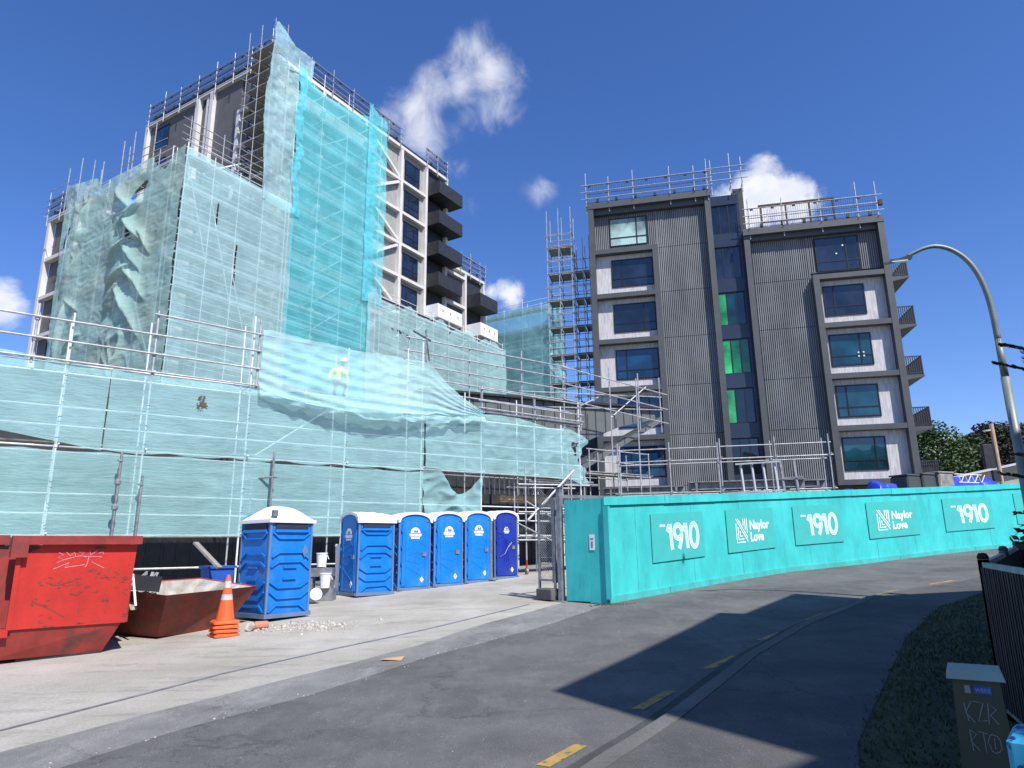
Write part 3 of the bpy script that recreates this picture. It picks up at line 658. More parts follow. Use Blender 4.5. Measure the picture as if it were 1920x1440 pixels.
# roof edge protection
def edge(label,o,h,xs,y,z,h1=1.9,drop=.7,rails=(.35,.85,1.35),panels=True,y2=None,group='edge protection scaffolds on the roofs',vis=1):
    t=thing('roof_edge_guard',label,'guard rail',(o[0],o[1],0),h,group)
    for x in xs:
        zt=z+h1+rs.uniform(-.15,.5)
        MB().tube((x,y,z-drop),(x,y,zt),.03).tube((x,y-.25,z-.02),(x,y+.9,z-.02),.026).build('post',M['galv'],t)
    for r_ in rails: MB().tube((xs[0]-.35,y-.05,z+r_),(xs[-1]+.35,y-.05,z+r_),.028).build('rail',M['galv'],t)
    if panels:
        a=xs[0]-.1
        while a<xs[-1]-.3:
            e=min(a+1.25,xs[-1]+.2);m=MB()
            for q in (.12,.75,1.4): m.box(a+.03,e-.03,y+.12,y+.15,z+q,z+q+.03)
            k=a+.03
            while k<e-.03: m.box(k,k+.012,y+.125,y+.145,z+.15,z+1.4);k+=.13
            m.box(a+.25,a+.42,y+.09,y+.17,z+1.3,z+1.42).box(e-.5,e-.33,y+.09,y+.17,z+.1,z+.35)
            m.build('mesh_panel',M['dark'],t);a=e
    return t
edge('galvanised guard rail along the front roof edge of the dark building\'s taller left block',RO,102.5,[-.1,1.4,3.0,5.35,6.9,7.7],-.12,23.8)
edge('galvanised guard rail over the glazed recess between the two dark blocks',RO,102.5,[8.0,9.2,9.9],.3,24.3,1.9,rails=(.3,.8,1.2),panels=False)
edge('galvanised guard rail along the front roof edge of the dark building\'s lower right block',RO,102.5,[10.0,12.0,14.2,16.3,17.4],-.12,20.8)
fr_=thing('roof_steel_frame','brown steel frame standing on the roof of the dark building\'s lower right block','frame',(OR.x,OR.y,0),102.5)
m=MB()
for x in (10.9,12.4,13.8,15.2): m.box(x,x+.09,.9,.99,20.76,22.75)
m.box(10.8,15.35,.88,1.01,22.753,22.85);m.box(10.99,15.2,.92,.98,21.6,21.68);m.build('frame',M['brickwall'],fr_)
edge('dark mesh guard along the tall tower\'s left roof edge',TO,ht+90,[-15.4,-13.3,-11.2,-8.9,-6.7,-4.6,-2.6,-.4],-.15,36.0,1.6)
edge('guard rail along the tall tower\'s right roof edge beside the clouds',TO,ht,[.8,3,5.2,7.4,9.6,11.6,13.2],-.15,36.0,1.6)
edge('guard rail at the far right end of the tall tower\'s roof edge',TO,ht,[16.9,18.4,19.9],-.15,36.0,1.4)
edge('guard rail on the roof edge of the lower block right of the tall tower',TO,ht,[20.6,22.2,23.8,25.4,26.4],-.15,27.6,1.5)
edge('dark guard rail at the far left end of the lower wing\'s roof',TO,ht+90,[-17.4,-15.6,-14.2],-5.45,25.7,1.6)
tq=thing('roof_rail','sparse poles and rails above the torn net of the lower left wing','guard rail',TO+(0,),ht+90)
for x,yy in zip((-12.6,-11.9,-11,-10.2,-9.3,-8.2,-7.0,-5.8,-4.6,-3.4,-2.3),(-6.5,-5.5,-6.5,-5.5,-6.5,-6.5,-5.5,-6.5,-6.5,-5.5,-6.5)): MB().tube((x,yy,24.2),(x+rs.uniform(-.04,.04),yy,rs.uniform(25.9,28.0)),.03).build('post',M['galv'],tq)
for z,a,c in ((25.6,-7.5,-1.0),(26.1,-5.6,-1.0),(25.2,-13,-8),(26.6,-15.2,-11.6)): MB().tube((a,-6.5,z),(c,-6.5,z-.2),.026).build('rail',M['galv'],tq)
tq=thing('roof_rail','double guard rail above the pale net on the wing\'s right side','guard rail',TO+(0,),ht)
for x in (-6.4,-4.2,-2.2,-.2): MB().tube((x,-1.2,24),(x,-1.2,26.6),.03).build('post',M['galv'],tq)
for z in (26.3,25.8,25.3,24.9): MB().tube((-6.9,-1.2,z),(.6,-1.2,z-.02),.026).build('rail',M['galv'],tq)
tag(MB().tube((.2,0,0),(4.1,0,2.9),.07).build('steel_prop',M['white']),'white raking prop leaning from the wing roof up to the tall tower','prop')
o=bpy.data.objects['steel_prop'];P=OT+BX*-3.2+AY*1.0;o.location=(P.x,P.y,25.6);o.rotation_euler=(0,0,math.radians(90-ht+20))
# stair scaffold at the dark building's left end
st=scaffold('stair_scaffold','tall galvanised stair scaffold against the left end of the dark building',RO,102.5,[-3.0,-2.2,-1.35],[1.0,2.6],9.2,fl(10,23.2,.95),24.2,decks=fl(10,23,1.9),rails=fl(10,22,1.9),toe=False)
st=scaffold('stair_scaffold','lower galvanised scaffold bay squeezed between the stair scaffold and the dark building',RO,102.5,[-1.2,-.6,-.15],[1.0,2.6],9.2,fl(10,20.6,.95),22.0,decks=fl(10,21,1.9),rails=fl(10,19,1.9),toe=False)
# front scaffold along the street
xsF=[-3.2,-.6,.8+1.1,3.9,6.6,9.7,12.5,15.0,17.5,19.85]
def ztF(x): return 7.9 if x<3 else (8.3 if x<6 else (8.7 if x<8 else (8.2 if x<12 else (8.9 if x<14 else 7.5))))
scaffold('front_scaffold','long galvanised scaffold behind the sea green mesh above the portable toilets',FO,HF,xsF,[.05,1.2],.3,[2.05,4.3,6.5],ztF,decks=[4.3],rails=[2.05,4.3],toe=False,jit=.05,over=.2,
  braces=[((6.9,.11,4.4),(9.6,.11,6.4))],mats='galvlit')
t=thing('guard_rail','pair of long galvanised rails on posts above the left part of the front net','guard rail',FO+(0,),HF)
for x,zt in ((1.1,8.0),(3.9,8.35),(6.75,8.6)): MB().tube((x,-.02,6.4),(x,-.02,zt),.032).lathe([(.06,-.05),(.06,.05)],6,(x,-.02,7.6)).lathe([(.06,-.05),(.06,.05)],6,(x,-.02,7.05)).build('post',M['galv'],t)
for z in (7.62,7.06,6.53): MB().tube((-5,-.085,z+.06),(6.9,-.085,z-.03),.028).build('rail',M['galv'],t)
MB().tube((3.8,-.085,8.22),(8.5,-.085,8.08),.028).build('rail',M['galv'],t)
t=thing('guard_rail','short galvanised guard rail over the right end of the front net','guard rail',FO+(0,),HF)
for x in (15.0,17.5,19.9): MB().tube((x,-.02,6.3),(x,-.02,7.6),.032).build('post',M['galv'],t)
for z in (7.45,7.0,6.72): MB().tube((14.8,-.08,z),(20.0,-.08,z-.05),.028).build('rail',M['galv'],t)
for k in range(3): MB().box(14.9,19.8,-.1+k*.24,.12+k*.24,6.55+.02*k,6.62+.02*k).build('toe_board',M['galvd'],t)
t=thing('guard_rail','long multi-rail guard crossing in front of the dark clad building','guard rail',FO+(0,),HF)
for x,z0 in ((12.6,7.2),(15.3,6.7),(17.9,6.7),(20.2,6.4),(23.0,4.0),(24.9,7.0),(26.4,7.0)): MB().tube((x,1.35,z0),(x,1.35,9.75),.03).build('post',M['galv'],t)
for z in (9.42,8.9,8.38,7.9,7.4): MB().tube((12.4,1.29,z),(20.4,1.29,z-.03),.028).build('rail',M['galv'],t)
for z in (9.35,8.6,7.9): MB().tube((20.1,1.24,z),(26.8,1.24,z-.45),.028).build('rail',M['galv'],t)
for z in (8.75,8.1): MB().tube((17.9,1.6,z-.7),(26.8,1.6,z+.1),.026).build('rail',M['galv'],t)
MB().tube((23.05,1.4,7.4),(25.6,1.5,9.2),.03).build('brace',M['galv'],t)
MB().tube((20.9,1.4,7.6),(22.4,1.5,8.3),.03).build('brace',M['galv'],t)
t=thing('guard_rail','loose cantilever tubes at the top right corner of the upper front net','guard rail',FO+(0,),HF)
MB().tube((12.55,-.1,7.9),(12.55,-.1,9.35),.035).tube((11.6,-.9,8.9),(13.1,.6,9.2),.035).tube((12.5,-.12,9.3),(12.9,.3,8.3),.03).build('tubes',M['galvd'],t)
# scaffold in front of the dark building
scaffold('site_scaffold','low galvanised scaffold with rails rising behind the teal hoarding, in front of the dark building',RO,102.5,[2.0,4.1,6.1,8.2,10.2],[-13.0,-11.8],1.0,[2.6,3.7,5.0],5.75,decks=[],rails=[4.45],toe=False,jit=.1)
scaffold('site_scaffold','small scaffold platform right of the front net\'s torn end',FO,HF,[20.6,22.4,24.2],[.3,1.7],1.0,[2.4,3.4,4.6],5.6,decks=[3.4,4.6],rails=[4.6],toe=False,jit=.2,braces=[((20.6,.2,1.2),(22.4,.2,3.2))])
tag(MB().tube((0,0,0.6),(.03,0,9.0),.03).build('scaffold_tube',M['galv']),'single tall scaffold tube standing in front of the raking eave','tube')
o=bpy.data.objects['scaffold_tube'];P=OF+FX*23.3;o.location=(P.x,P.y,0)
t=thing('ladder_frame','white ladder-like scaffold frame leaning behind the teal hoarding','frame',(OR.x,OR.y,0),102.5)
m=MB()
for k in range(4): m.bar((6.9+k*.42,-13.6,2.2),(6.8+k*.42,-13.4,4.7),.07)
for z in (4.7,3.6,2.5): m.bar((6.6,-13.5,z),(8.3,-13.5,z+.05),.06)
m.build('frame',M['alu'],t)
t=thing('ladder_frame','second leaning scaffold frame right of the white ladder-like one','frame',(OR.x,OR.y,0),102.5)
m=MB()
for k in range(2): m.bar((8.4+k*.5,-13.4,2.2),(8.3+k*.5,-13.2,4.8),.09)
for z in (4.1,3.2): m.bar((8.2,-13.3,z),(9.1,-13.3,z+.05),.07)
m.build('frame',M['galvd'],t)
# steel channels stacked on the site
names=['long brown steel channel lying at the left behind the hoarding','long steel channel lying at the right behind the hoarding','short pale steel channel lowest behind the hoarding','grey steel section jutting out at the right of the stack']
for i,(x0,x1,y,z,hh) in enumerate(((1.0,4.7,-9,3.9,.42),(4.9,9.9,-9.3,3.95,.5),(2.2,8.7,-10,3.2,.45),(8.3,10.9,-8.6,4.0,.45))):
    m=MB();m.box(x0,x1,y,y+.3,z+hh-.05,z+hh);m.box(x0,x1,y+.25,y+.3,z+.05,z+hh-.05);m.box(x0,x1,y,y+.3,z,z+.05);m.box(x0+.1,x1-.3,y+.02,y+.22,z+.12,z+.17);m.box(x0+.3,x0+.4,y+.01,y+.24,z+.05,z+hh-.05).box(x1-.4,x1-.3,y+.01,y+.24,z+.171,z+hh-.05)
    o=m.build('steel_channel',M['galvd'] if i!=2 else M['plank']);o.location=(OR.x,OR.y,0);o.rotation_euler=(0,0,math.radians(90-102.5));tag(o,names[i],'steel beam','steel sections stacked behind the hoarding')
m=MB();m.box(.5,11,-10.5,-8,1,3.15);o=m.build('site_platform',M['dark']);o.location=(OR.x,OR.y,0);o.rotation_euler=(0,0,math.radians(90-102.5));tag(o,'dark storage deck carrying the steel sections behind the hoarding','platform')
# ---------------------------------------------------------------- nets
def net(name,label,matl,o,h,x0,x1,bot,top,y0,nx,nz,amp=.06,wr=.05,axis='y',hole=None,sag=None,xl=None,xr=None,seed=0,bays=None,group='debris nets hung on the scaffolds'):
    mb=MB();vs=[]
    for j in range(nz+1):
        v=j/nz
        for i in range(nx+1):
            u=i/nx; xa=x0+(xl(v) if xl else 0);xb=x1+(xr(v) if xr else 0); x=xa+(xb-xa)*u
            zb=bot(u);zt=top(u); z=zb+(zt-zb)*v
            p=Vector((x*.55+seed*7.3,z*.55,seed*3.1))
            d=amp*(noise.noise(p)*.9+.5*noise.noise(p*2.3))+wr*abs(noise.noise(Vector((x*1.6+seed,z*2.6,seed*2.))))*-1.6
            e=math.exp(-min(v,1-v)*nz*.35)
            d+=wr*1.2*noise.noise(Vector((x*3.5,z*.7,seed)))*e
            z+=e*wr*.8*noise.noise(Vector((x*1.3,seed+v*5,2)))
            x_=x+ (wr*1.1*noise.noise(Vector((z*1.4,seed*3,1)))*math.exp(-min(u,1-u)*nx*.5))
            if sag: d+=sag(u,v)
            vs.append((x_,y0-abs(amp)*.5-d if True else 0,z))
    n=nx+1;fs=[]
    for j in range(nz):
        for i in range(nx):
            if hole and hole((i+.5)/nx,(j+.5)/nz,vs[j*n+i][0],vs[j*n+i][2]): continue
            fs.append((j*n+i,j*n+i+1,(j+1)*n+i+1,(j+1)*n+i))
    mb.add(vs,fs);ob=mb.build(name,matl,smooth=True);ob.location=(o[0],o[1],0);ob.rotation_euler=(0,0,math.radians(90-h))
    tag(ob,label,'debris net',group); return ob
def pl(*pts):   # piecewise linear function of u
    def f(u):
        for (a,za),(b_,zb) in zip(pts,pts[1:]):
            if u<=b_: return za+(zb-za)*(u-a)/(b_-a)
        return pts[-1][1]
    return f
def scal(base,amp,k): return lambda u:base(u)-amp*abs(math.sin(u*PI*k))
# front nets
Y0=-.02
def hole1(u,v,x,z): return ((x-2.83-.13*math.sin((z-5.1)*2.4))**2/.0055+ (z-5.75)**2/.38<1)
net('debris_net','leftmost upper panel of the street-front net, ending at a slit','net' and M['net'],FO,HF,-4.5,2.9,pl((0,4.35),(.3,4.55),(.45,4.4),(.7,4.6),(1,4.25)),pl((0,6.9),(.45,6.75),(.8,6.6),(1,6.42)),Y0,90,34,.05,.02,seed=1,hole=hole1)
net('debris_net','wide upper panel of the street-front net with a rusty brown stain',M['net'],FO,HF,2.93,12.55,scal(lambda u:4.28,.07,6),pl((0,6.52),(.1,6.45),(.6,6.5),(1,6.45)),Y0-.01,120,34,.04,.018,seed=2)
net('debris_net','upper right panel of the street-front net with a torn end and a triangular hole',M['net'],FO,HF,12.62,19.95,pl((0,4.33),(.5,4.3),(.9,4.25),(1,4.0)),pl((0,6.5),(.55,6.5),(.75,6.25),(.9,6.3),(1,6.1)),Y0-.02,110,40,.07,.04,seed=3,
    hole=lambda u,v,x,z:(19.3<x<19.62 and 5.15<z<5.75 and abs(x-19.45)<(z-5.1)*.28),xr=lambda v:.22*math.sin(v*9)+.1*math.sin(v*23))
net('debris_net','long lower panel of the street-front net, directly above the red skips',M['net'],FO,HF,-4.5,12.55,scal(lambda u:2.06,.03,9),scal(lambda u:4.22,.05,9),Y0+.02,170,30,.04,.018,seed=4)
net('debris_net','short lower net panel sagging away beneath the upper right panel',M['net'],FO,HF,12.6,15.0,lambda u:2.1+.1*u,lambda u:4.25-.75*math.sin(PI*min(1,max(0,(u-.25)/.75)))**1.2*(1 if u>.25 else 0),Y0+.02,50,36,.12,.12,seed=5,sag=lambda u,v:.1*math.sin(u*9+v*5)*v)
net('debris_net','folded-over top net sagging like a hammock, the worker behind it',M['netw'],FO,HF,6.8,14.95,
    lambda u:6.35-.42*math.sin(PI*min(1,u*1.35))**.8*(1 if u<.74 else 0)-(.0) + (-.25*math.sin(PI*(u-.6)/.4) if u>.6 else 0)*.5,
    pl((0,8.28),(.35,8.12),(.68,8.1),(.72,8.05),(.82,7.4),(.93,6.85),(1,6.55)),Y0-.08,120,44,.12,.05,seed=6,sag=lambda u,v:.40*math.sin(PI*u)**.7*(1-v)**2.2+.05*math.sin((u*1.5+v*4)*9)*(1-v))
net('debris_net','thin rolled strip of net along the hem of the sagging top net',M['netw'],FO,HF,6.8,14.95,lambda u:6.12-.35*math.sin(PI*u),lambda u:6.36-.30*math.sin(PI*u),Y0-.5,90,6,.10,.12,seed=16,sag=lambda u,v:.06*math.sin(v*PI)+.28*math.sin(PI*u)**.7-.35)
st_=thing('rust_stain','rusty brown stain on the wide upper panel of the street-front net','stain',FO+(0,),HF)
# tower nets
net('debris_net','tall bright teal net on the tower\'s right face',M['nett'],TO,ht,1.1,9.0,lambda u:12.,pl((0,34.6),(.3,34.1),(.7,34.5),(1,35.4)),-1.33,56,110,.06,.02,seed=7)
net('debris_net','pale net draped over the tower\'s top corner, narrowing down beside the teal net',M['netw'],TO,ht,-1.3,2.3,lambda u:23.6,pl((0,36.9),(.06,37.2),(.5,36.2),(1,36.3)),-1.28,40,90,.18,.07,seed=8,xr=lambda v:(-1.25 if v<.84 else 0)+.15*math.sin(v*13),xl=lambda v:-.35*math.sin(PI*v)**2)
net('debris_net','twisted bright teal strip hanging down the left edge of the tall teal net',M['nett'],TO,ht,.85,1.7,lambda u:23.5,lambda u:34.7+.3*u,-1.5,8,80,.10,.16,seed=9,xl=lambda v:.15*math.sin(v*17),xr=lambda v:-.3*abs(math.sin(v*7)))
net('debris_net','billowing teal strip closing the right edge of the tall teal net',M['nett'],TO,ht,7.8,9.9,lambda u:19.6,pl((0,36.2),(.5,35.6),(1,35.6)),-1.55,26,110,.12,.09,seed=10)
net('debris_net','pale net on the right side of the lower left wing',M['netw'],TO,ht,-6.6,1.3,lambda u:8.,pl((0,24.5),(.5,24.3),(1,24.3)),-1.33,70,100,.06,.018,seed=11,hole=lambda u,v,x,z:(abs(x+4.4-.1*math.sin(z))<.07 and 20.3<z<21.8) or (abs(x+2.9)<.06 and 17<z<19.6))
CRE=[(.56,.88,-.8,1.3,.5,.35),(.62,.80,.5,1.2,.55,.4),(.66,.74,-.75,1.6,.6,.4),(.60,.68,.35,1.3,.55,.45),(.68,.63,-.8,1.5,.5,.35),(.62,.57,.25,1.5,.6,.5),(.70,.55,-.7,1.7,.5,.4),(.57,.50,.8,1.2,.5,.4),(.66,.46,-.85,1.8,.5,.35),(.72,.40,-.8,1.4,.4,.3),(.2,.8,1.2,1.6,.3,.35),(.14,.62,.9,1.4,.35,.35),(.19,.5,-.5,1.0,.3,.3),(.11,.42,1.3,1.7,.35,.4),(.23,.36,.4,.9,.3,.25),(.74,.7,-.75,1.1,.35,.3)]
def crump(u,v):
    q=max(0,1-3.2*abs(noise.noise(Vector((u*4+v*1.6,v*5-u*5,4)))))**1.5+.5*max(0,1-3*abs(noise.noise(Vector((u*9-v*4,v*10+u*8,8)))))**1.5
    m=max(0,.35+1.5*noise.noise(Vector((u*2.2,v*3.0,9))))
    cr_=0
    for u0,v0,an,ln,am,wd in CRE:
        dx,dz=(u-u0)*13.5,(v-v0)*16.8;c_,s_=math.cos(an),math.sin(an);l=dx*c_+dz*s_;d=-dx*s_+dz*c_
        if abs(l)<ln*1.6: cr_=max(cr_,am*math.exp(-abs(d)/wd)*max(0,1-(l/(ln*1.3))**2)*(1 if d>0 else max(0,1+d/(wd*.9))))
    return cr_+m*(.30*q*math.exp(-((u-.60)/.13)**2)+.22*q*math.exp(-((u-.17)/.09)**2))
net('debris_net','dusty crumpled torn net on the left side of the lower left wing',M['netd'],TO,ht+90,-12.2,1.32,lambda u:8.,pl((0,26.1),(.1,25.7),(.28,25.5),(.34,24.7),(.55,24.8),(.75,24.9),(.8,24.1),(.86,23.6),(.92,24.4),(1,24.6)),-6.62,200,210,.10,.03,seed=12,sag=crump,xl=lambda v:.95*(1-v),
   hole=lambda u,v,x,z:((x+3.0)**2/.5+(z-22.9-.5*(x+3))**2/.12<1) or (abs(x+11.2-(z-22)*.25)<.13 and 21.2<z<22.6) or ((x+3.5)**2/.35+(z-20.1+.8*(x+3.5))**2/.05<1))
net('debris_net','low pale net covering the base right of the tall tower, below the white balconies',M['netw'],TO,ht,8.4,27.8,lambda u:8.,lambda u:20.1+.6*u+.25*math.sin(u*31)+.15*math.sin(u*57),-1.56,150,80,.08,.03,seed=13,hole=lambda u,v,x,z:(11.1<x<13.2 and abs(z-18.2+(x-11)*.12)<.1*abs(math.sin(x*3))) or noise.noise(Vector((x*1.7,z*2.2,5)))>.74)
net('debris_net','blue-green net on the far low block',M['netf'],TO,ht+90,-3.5,6.9,lambda u:8.,pl((0,25.2),(.5,25.4),(1,25.2)),29.9,70,70,.08,.03,seed=14)
net('debris_net','dark bunched strip of net hanging at the right end of the far block\'s net',M['netf'],TO,ht+90,5.6,7.0,lambda u:8.,lambda u:25.0,29.6,22,60,.3,.35,seed=15)
TI=[o for o in bpy.data.objects if o.name.startswith('debris_net') and 'street-front' in o.get('label','')]
for o in TI:
    xs_=[v.co.x for v in o.data.vertices];zs_=[v.co.z for v in o.data.vertices];m=MB()
    for x in xsF:
        if min(xs_)<x<max(xs_):
            z=min(zs_)+.25
            while z<max(zs_)-.5: m.bar((x-.035+rs.uniform(-.02,.02),Y0-.10,z),(x+.03,Y0-.10,z+rs.uniform(-.03,.03)),.012);z+=.55
    m.build('tie',M['black'],o,stuff=True)
# rust stain decal geometry: small rusty rag caught on the net
m=MB();r=random.Random(5)
for k in range(26):
    a=r.uniform(0,2*PI);d=r.random()**1.3*.17;x=6.05-.8+d*math.cos(a);z=5.78+d*math.sin(a)*1.15;s_=r.uniform(.015,.05)
    m.add([(x-s_,-.105-.01*r.random(),z-s_),(x+s_,-.105,z-s_*.7),(x+s_*.8,-.11,z+s_),(x-s_*.7,-.105,z+s_)],[(0,1,2,3)])
m.build('stain_patch',mat('brown_stain',(.13,.085,.05),.9),st_)
# ---------------------------------------------------------------- text and stroke helpers (local XZ plane facing -Y)
def textmesh(body,size,bold=0):
    cu=bpy.data.curves.new('lettering','FONT');cu.body=body;cu.size=size;cu.offset=bold;cu.extrude=.002;cu.resolution_u=3
    ob=bpy.data.objects.new('lettering_curve',cu);COL.objects.link(ob);bpy.context.view_layer.update()
    me=bpy.data.meshes.new_from_object(ob.evaluated_get(bpy.context.evaluated_depsgraph_get()));bpy.data.objects.remove(ob);return me
def addtext(mb,body,size,x,z,y,bold=0,sx=1):
    me=textmesh(body,size,bold);n=len(mb.v)
    mb.v+=[(x+v.co.x*sx,y-v.co.z,z+v.co.y) for v in me.vertices];mb.f+=[tuple(i+n for i in p.vertices) for p in me.polygons]
def stroke(mb,pts,w,y=-.004,closed=False):
    P=[Vector(p) for p in pts];n=len(P);L=[];
    for i in range(n):
        a=P[(i-1)%n] if (closed or i) else P[i];c=P[(i+1)%n] if (closed or i<n-1) else P[i]
        d=(c-a).normalized() if (c-a).length else Vector((1,0));q=Vector((-d.y,d.x))
        L.append((P[i]+q*w/2,P[i]-q*w/2))
    k=len(mb.v)
    for a,b_ in L: mb.v+=[(a.x,y,a.y),(b_.x,y,b_.y)]
    for i in range(n if closed else n-1):
        j=(i+1)%n; mb.f.append((k+2*i,k+2*i+1,k+2*j+1,k+2*j))
def offset(pts,d):
    P=[Vector(p) for p in pts];o=[]
    for i in range(len(P)):
        a=P[max(i-1,0)];c=P[min(i+1,len(P)-1)];e=(c-a).normalized();o.append(P[i]+Vector((-e.y,e.x))*d)
    return o
def arc(cx,cz,rx,rz,a0,a1,n=20): return [(cx+rx*math.cos(math.radians(a0+(a1-a0)*i/n)),cz+rz*math.sin(math.radians(a0+(a1-a0)*i/n))) for i in range(n+1)]
def sign1910(mb):
    def tri(p,w=.034):
        for d in (-.05,0,.05): stroke(mb,offset(p,d),w)
    one=lambda x:[(x-.16,.80),(x-.02,.90),(x+.02,.90),(x+.03,.80),(x+.05,.27)]
    x=.78;tri([(x,.92),(x+.02,.6),(x+.05,.26)]);tri([(x-.13,.72),(x-.07,.83),(x-.03,.9)],.03)
    tri(arc(1.11,.71,.16,.17,-20,340,26));tri([(1.27,.70),(1.26,.55),(1.2,.4),(1.13,.27)])
    x=1.47;tri([(x,.92),(x+.02,.6),(x+.05,.26)]);tri([(x-.13,.72),(x-.07,.83),(x-.03,.9)],.03)
    tri(arc(1.83,.59,.175,.30,0,360,34))
    addtext(mb,'since',.115,.34,.86,-.004,.004)
def signNL(mb):
    # monogram: nested angles under a double diagonal, uprights at the right
    X,Z=.42,.26;Wd,H=.50,.66
    for k in range(3):
        e=.085*k; stroke(mb,[(X+e,Z+H-e*H/Wd-.12),(X+e,Z+e),(X+Wd-e*Wd/H-.10,Z+e)],.04)
    for k in range(2):
        e=.085*k; stroke(mb,[(X+e,Z+H+.01),(X+Wd+.01,Z+e*1.3)],.036,-.0055)
    for k in range(3):
        e=.085*k; x=X+Wd-e; stroke(mb,[(x,Z+H),(x,Z+H-(x-X)*H/Wd+.23)],.04,-.007)
    addtext(mb,'Naylor',.37,1.05,.60,-.004,.012,.93);addtext(mb,'Love',.37,1.05,.26,-.004,.012,.93)
# ---------------------------------------------------------------- hoarding
def hv(h): h=math.radians(h);return Vector((math.sin(h),math.cos(h)))
def tolocal(px,py,o,h):
    d=Vector((px,py))-Vector(o);X=hv(h);Y=Vector((-X.y,X.x));return d.dot(X),d.dot(Y)
HB=[(2.1,16.36),(5.7,19.6),(8.4,21.75),(11.3,23.1),(15.2,25.38),(19.3,27.25),(24,29),(30,31.4)]
ho=thing('hoarding','long teal painted plywood hoarding wall curving along the road','hoarding',(2.1,16.36,G(2.1,16.36)),90)
ox,oy,oz=2.1,16.36,G(2.1,16.36)
for (a,c) in zip(HB,HB[1:]):
    A=Vector(a);B_=Vector(c);L=(B_-A).length;n=round(L/1.2);d=(B_-A)/L;nn=Vector((d.y,-d.x))  # toward the road
    for k in range(n):
        p=A+d*(L*k/n+.003);q=A+d*(L*(k+1)/n-.003);jog=.004*(k%2)+rs.uniform(0,.004)
        def q4(z0,z1,t0,t1,p=p,q=q): 
            zp,zq=G(p.x,p.y),G(q.x,q.y);P=[]
            for zz in (z0,z1):
                for (pt,zg,tt) in ((p,zp,t0),(q,zq,t0),(q,zq,t1),(p,zp,t1)):
                    w_=pt+nn*tt; P.append((w_.x-ox,w_.y-oy,zg+zz-oz))
            return P
        P=q4(.0,2.4,jog,-.02); MB().hull8(P[:4],P[4:]).build('panel',M['teal'],ho)
    for (z0,z1,t1,nm) in ((2.23,2.43,.055,'top_board'),(-.02,.15,.05,'kick_board')):
        m=MB()
        for k in range(max(1,n//2)):
            p=A+d*(L*k/max(1,n//2)+.002);q=A+d*(L*(k+1)/max(1,n//2)-.002);dz=rs.uniform(-.006,.006)
            P=q4(z0+dz,z1+dz,t1+.01*(k%2),.009,p,q);m.hull8(P[:4],P[4:])
        m.build(nm,M['tealm' if nm=='kick_board' else 'teal'],ho)
def along(i,s):
    A=Vector(HB[i]);B_=Vector(HB[i+1]);d=(B_-A).normalized();p=A+d*s;return p,math.degrees(math.atan2(d.x,d.y)),Vector((d.y,-d.x))
sg=[(0,1.8,'19',2.34,'first sign board from the left on the teal hoarding, white 1910 lettering, nearest the gate'),(1,.45,'NL',2.45,'left one of the two Naylor Love sign boards on the teal hoarding'),
    (2,.45,'19',2.15,'middle one of the three 1910 sign boards, between the two Naylor Love boards'),(3,.72,'NL',3.0,'right one of the two Naylor Love sign boards on the teal hoarding'),
    (4,.78,'19',2.9,'rightmost 1910 sign board, beside the lamp post')]
for i,s,kd,wd,lab in sg:
    p,hd,nn=along(i,s);p=p+nn*.035;p2,_,_2=along(i,s+wd);zz=G(p.x,p.y)
    # boards spanning a bend follow the mean direction
    if False:
        L=(Vector(HB[i+1])-Vector(HB[i])).length
        if s+wd>L: p2,_,n2=along(i+1,s+wd-L); p2=p2+n2*.035;hd=math.degrees(math.atan2(p2.x-p.x,p2.y-p.y));p=p+nn*.05
    o=thing('sign_board',lab,'sign',(p.x,p.y,zz+.78),hd,'sign boards fixed to the teal hoarding')
    sl=(G(*(p+Vector((math.sin(math.radians(hd)),math.cos(math.radians(hd))))*wd))-zz)/wd
    def shear(m):
        m.v=[(v[0],v[1],v[2]+v[0]*sl) for v in m.v];return m
    shear(MB().box(0,wd,-.002,.012,0,1.2)).build('board',M['tealbd'],o)
    m=MB();(sign1910 if kd=='19' else signNL)(m);k=wd/2.3;m.v=[(v[0]*k,v[1]-.002,v[2]) for v in m.v];shear(m).build('lettering',M['letter'],o)
p,hd,nn=along(5,.6);p=p+nn*.03
o=thing('sign_board','partly hidden blank sign board at the far right end of the teal hoarding','sign',(p.x,p.y,G(p.x,p.y)+.85),hd,'sign boards fixed to the teal hoarding');MB().box(0,2,-.002,.012,0,1.2).build('board',M['tealbd'],o)
# gate leaf clad in teal ply, beside the hoarding
A=Vector((1.25,17.1));B_=Vector((2.1,16.4));hd=math.degrees(math.atan2(B_.x-A.x,B_.y-A.y));L=(B_-A).length
gt_=thing('site_gate','teal plywood-faced steel gate leaf standing between the mesh gate and the hoarding','gate',(A.x,A.y,G(*A)),hd)
MB().box(0.02,L*.62,-.02,0,.03,2.4).build('panel',M['teal'],gt_);MB().box(L*.62+.004,L+.05,-.016,.0,.0,2.41).build('panel',M['teal'],gt_)
MB().box(L+.06,L+.2,-.07,0.02,.1,2.2).build('edge_board',M['teal'],gt_)
s_=MB().box(L*.66,L*.66+.14,-.03,-.022,1.2,1.56).build('notice',M['white'],gt_)
m=MB();m.box(L*.66+.03,L*.66+.11,-.034,-.031,1.44,1.48).box(L*.66+.045,L*.66+.095,-.034,-.031,1.26,1.4);m.build('notice_print',M['galvd'],s_)
po=thing('gate_post','thick grey steel gate post with a horizontal rail reaching behind the hoarding','post',(1.05,17.2,G(1.05,17.2)),hd)
MB().bbox(0,.13,0,.13,0,2.72,.01).box(-.03,.16,-.03,.16,2.722,2.74).box(-.1,.25,-.1,.25,0,.02).build('post',M['galvd'],po)
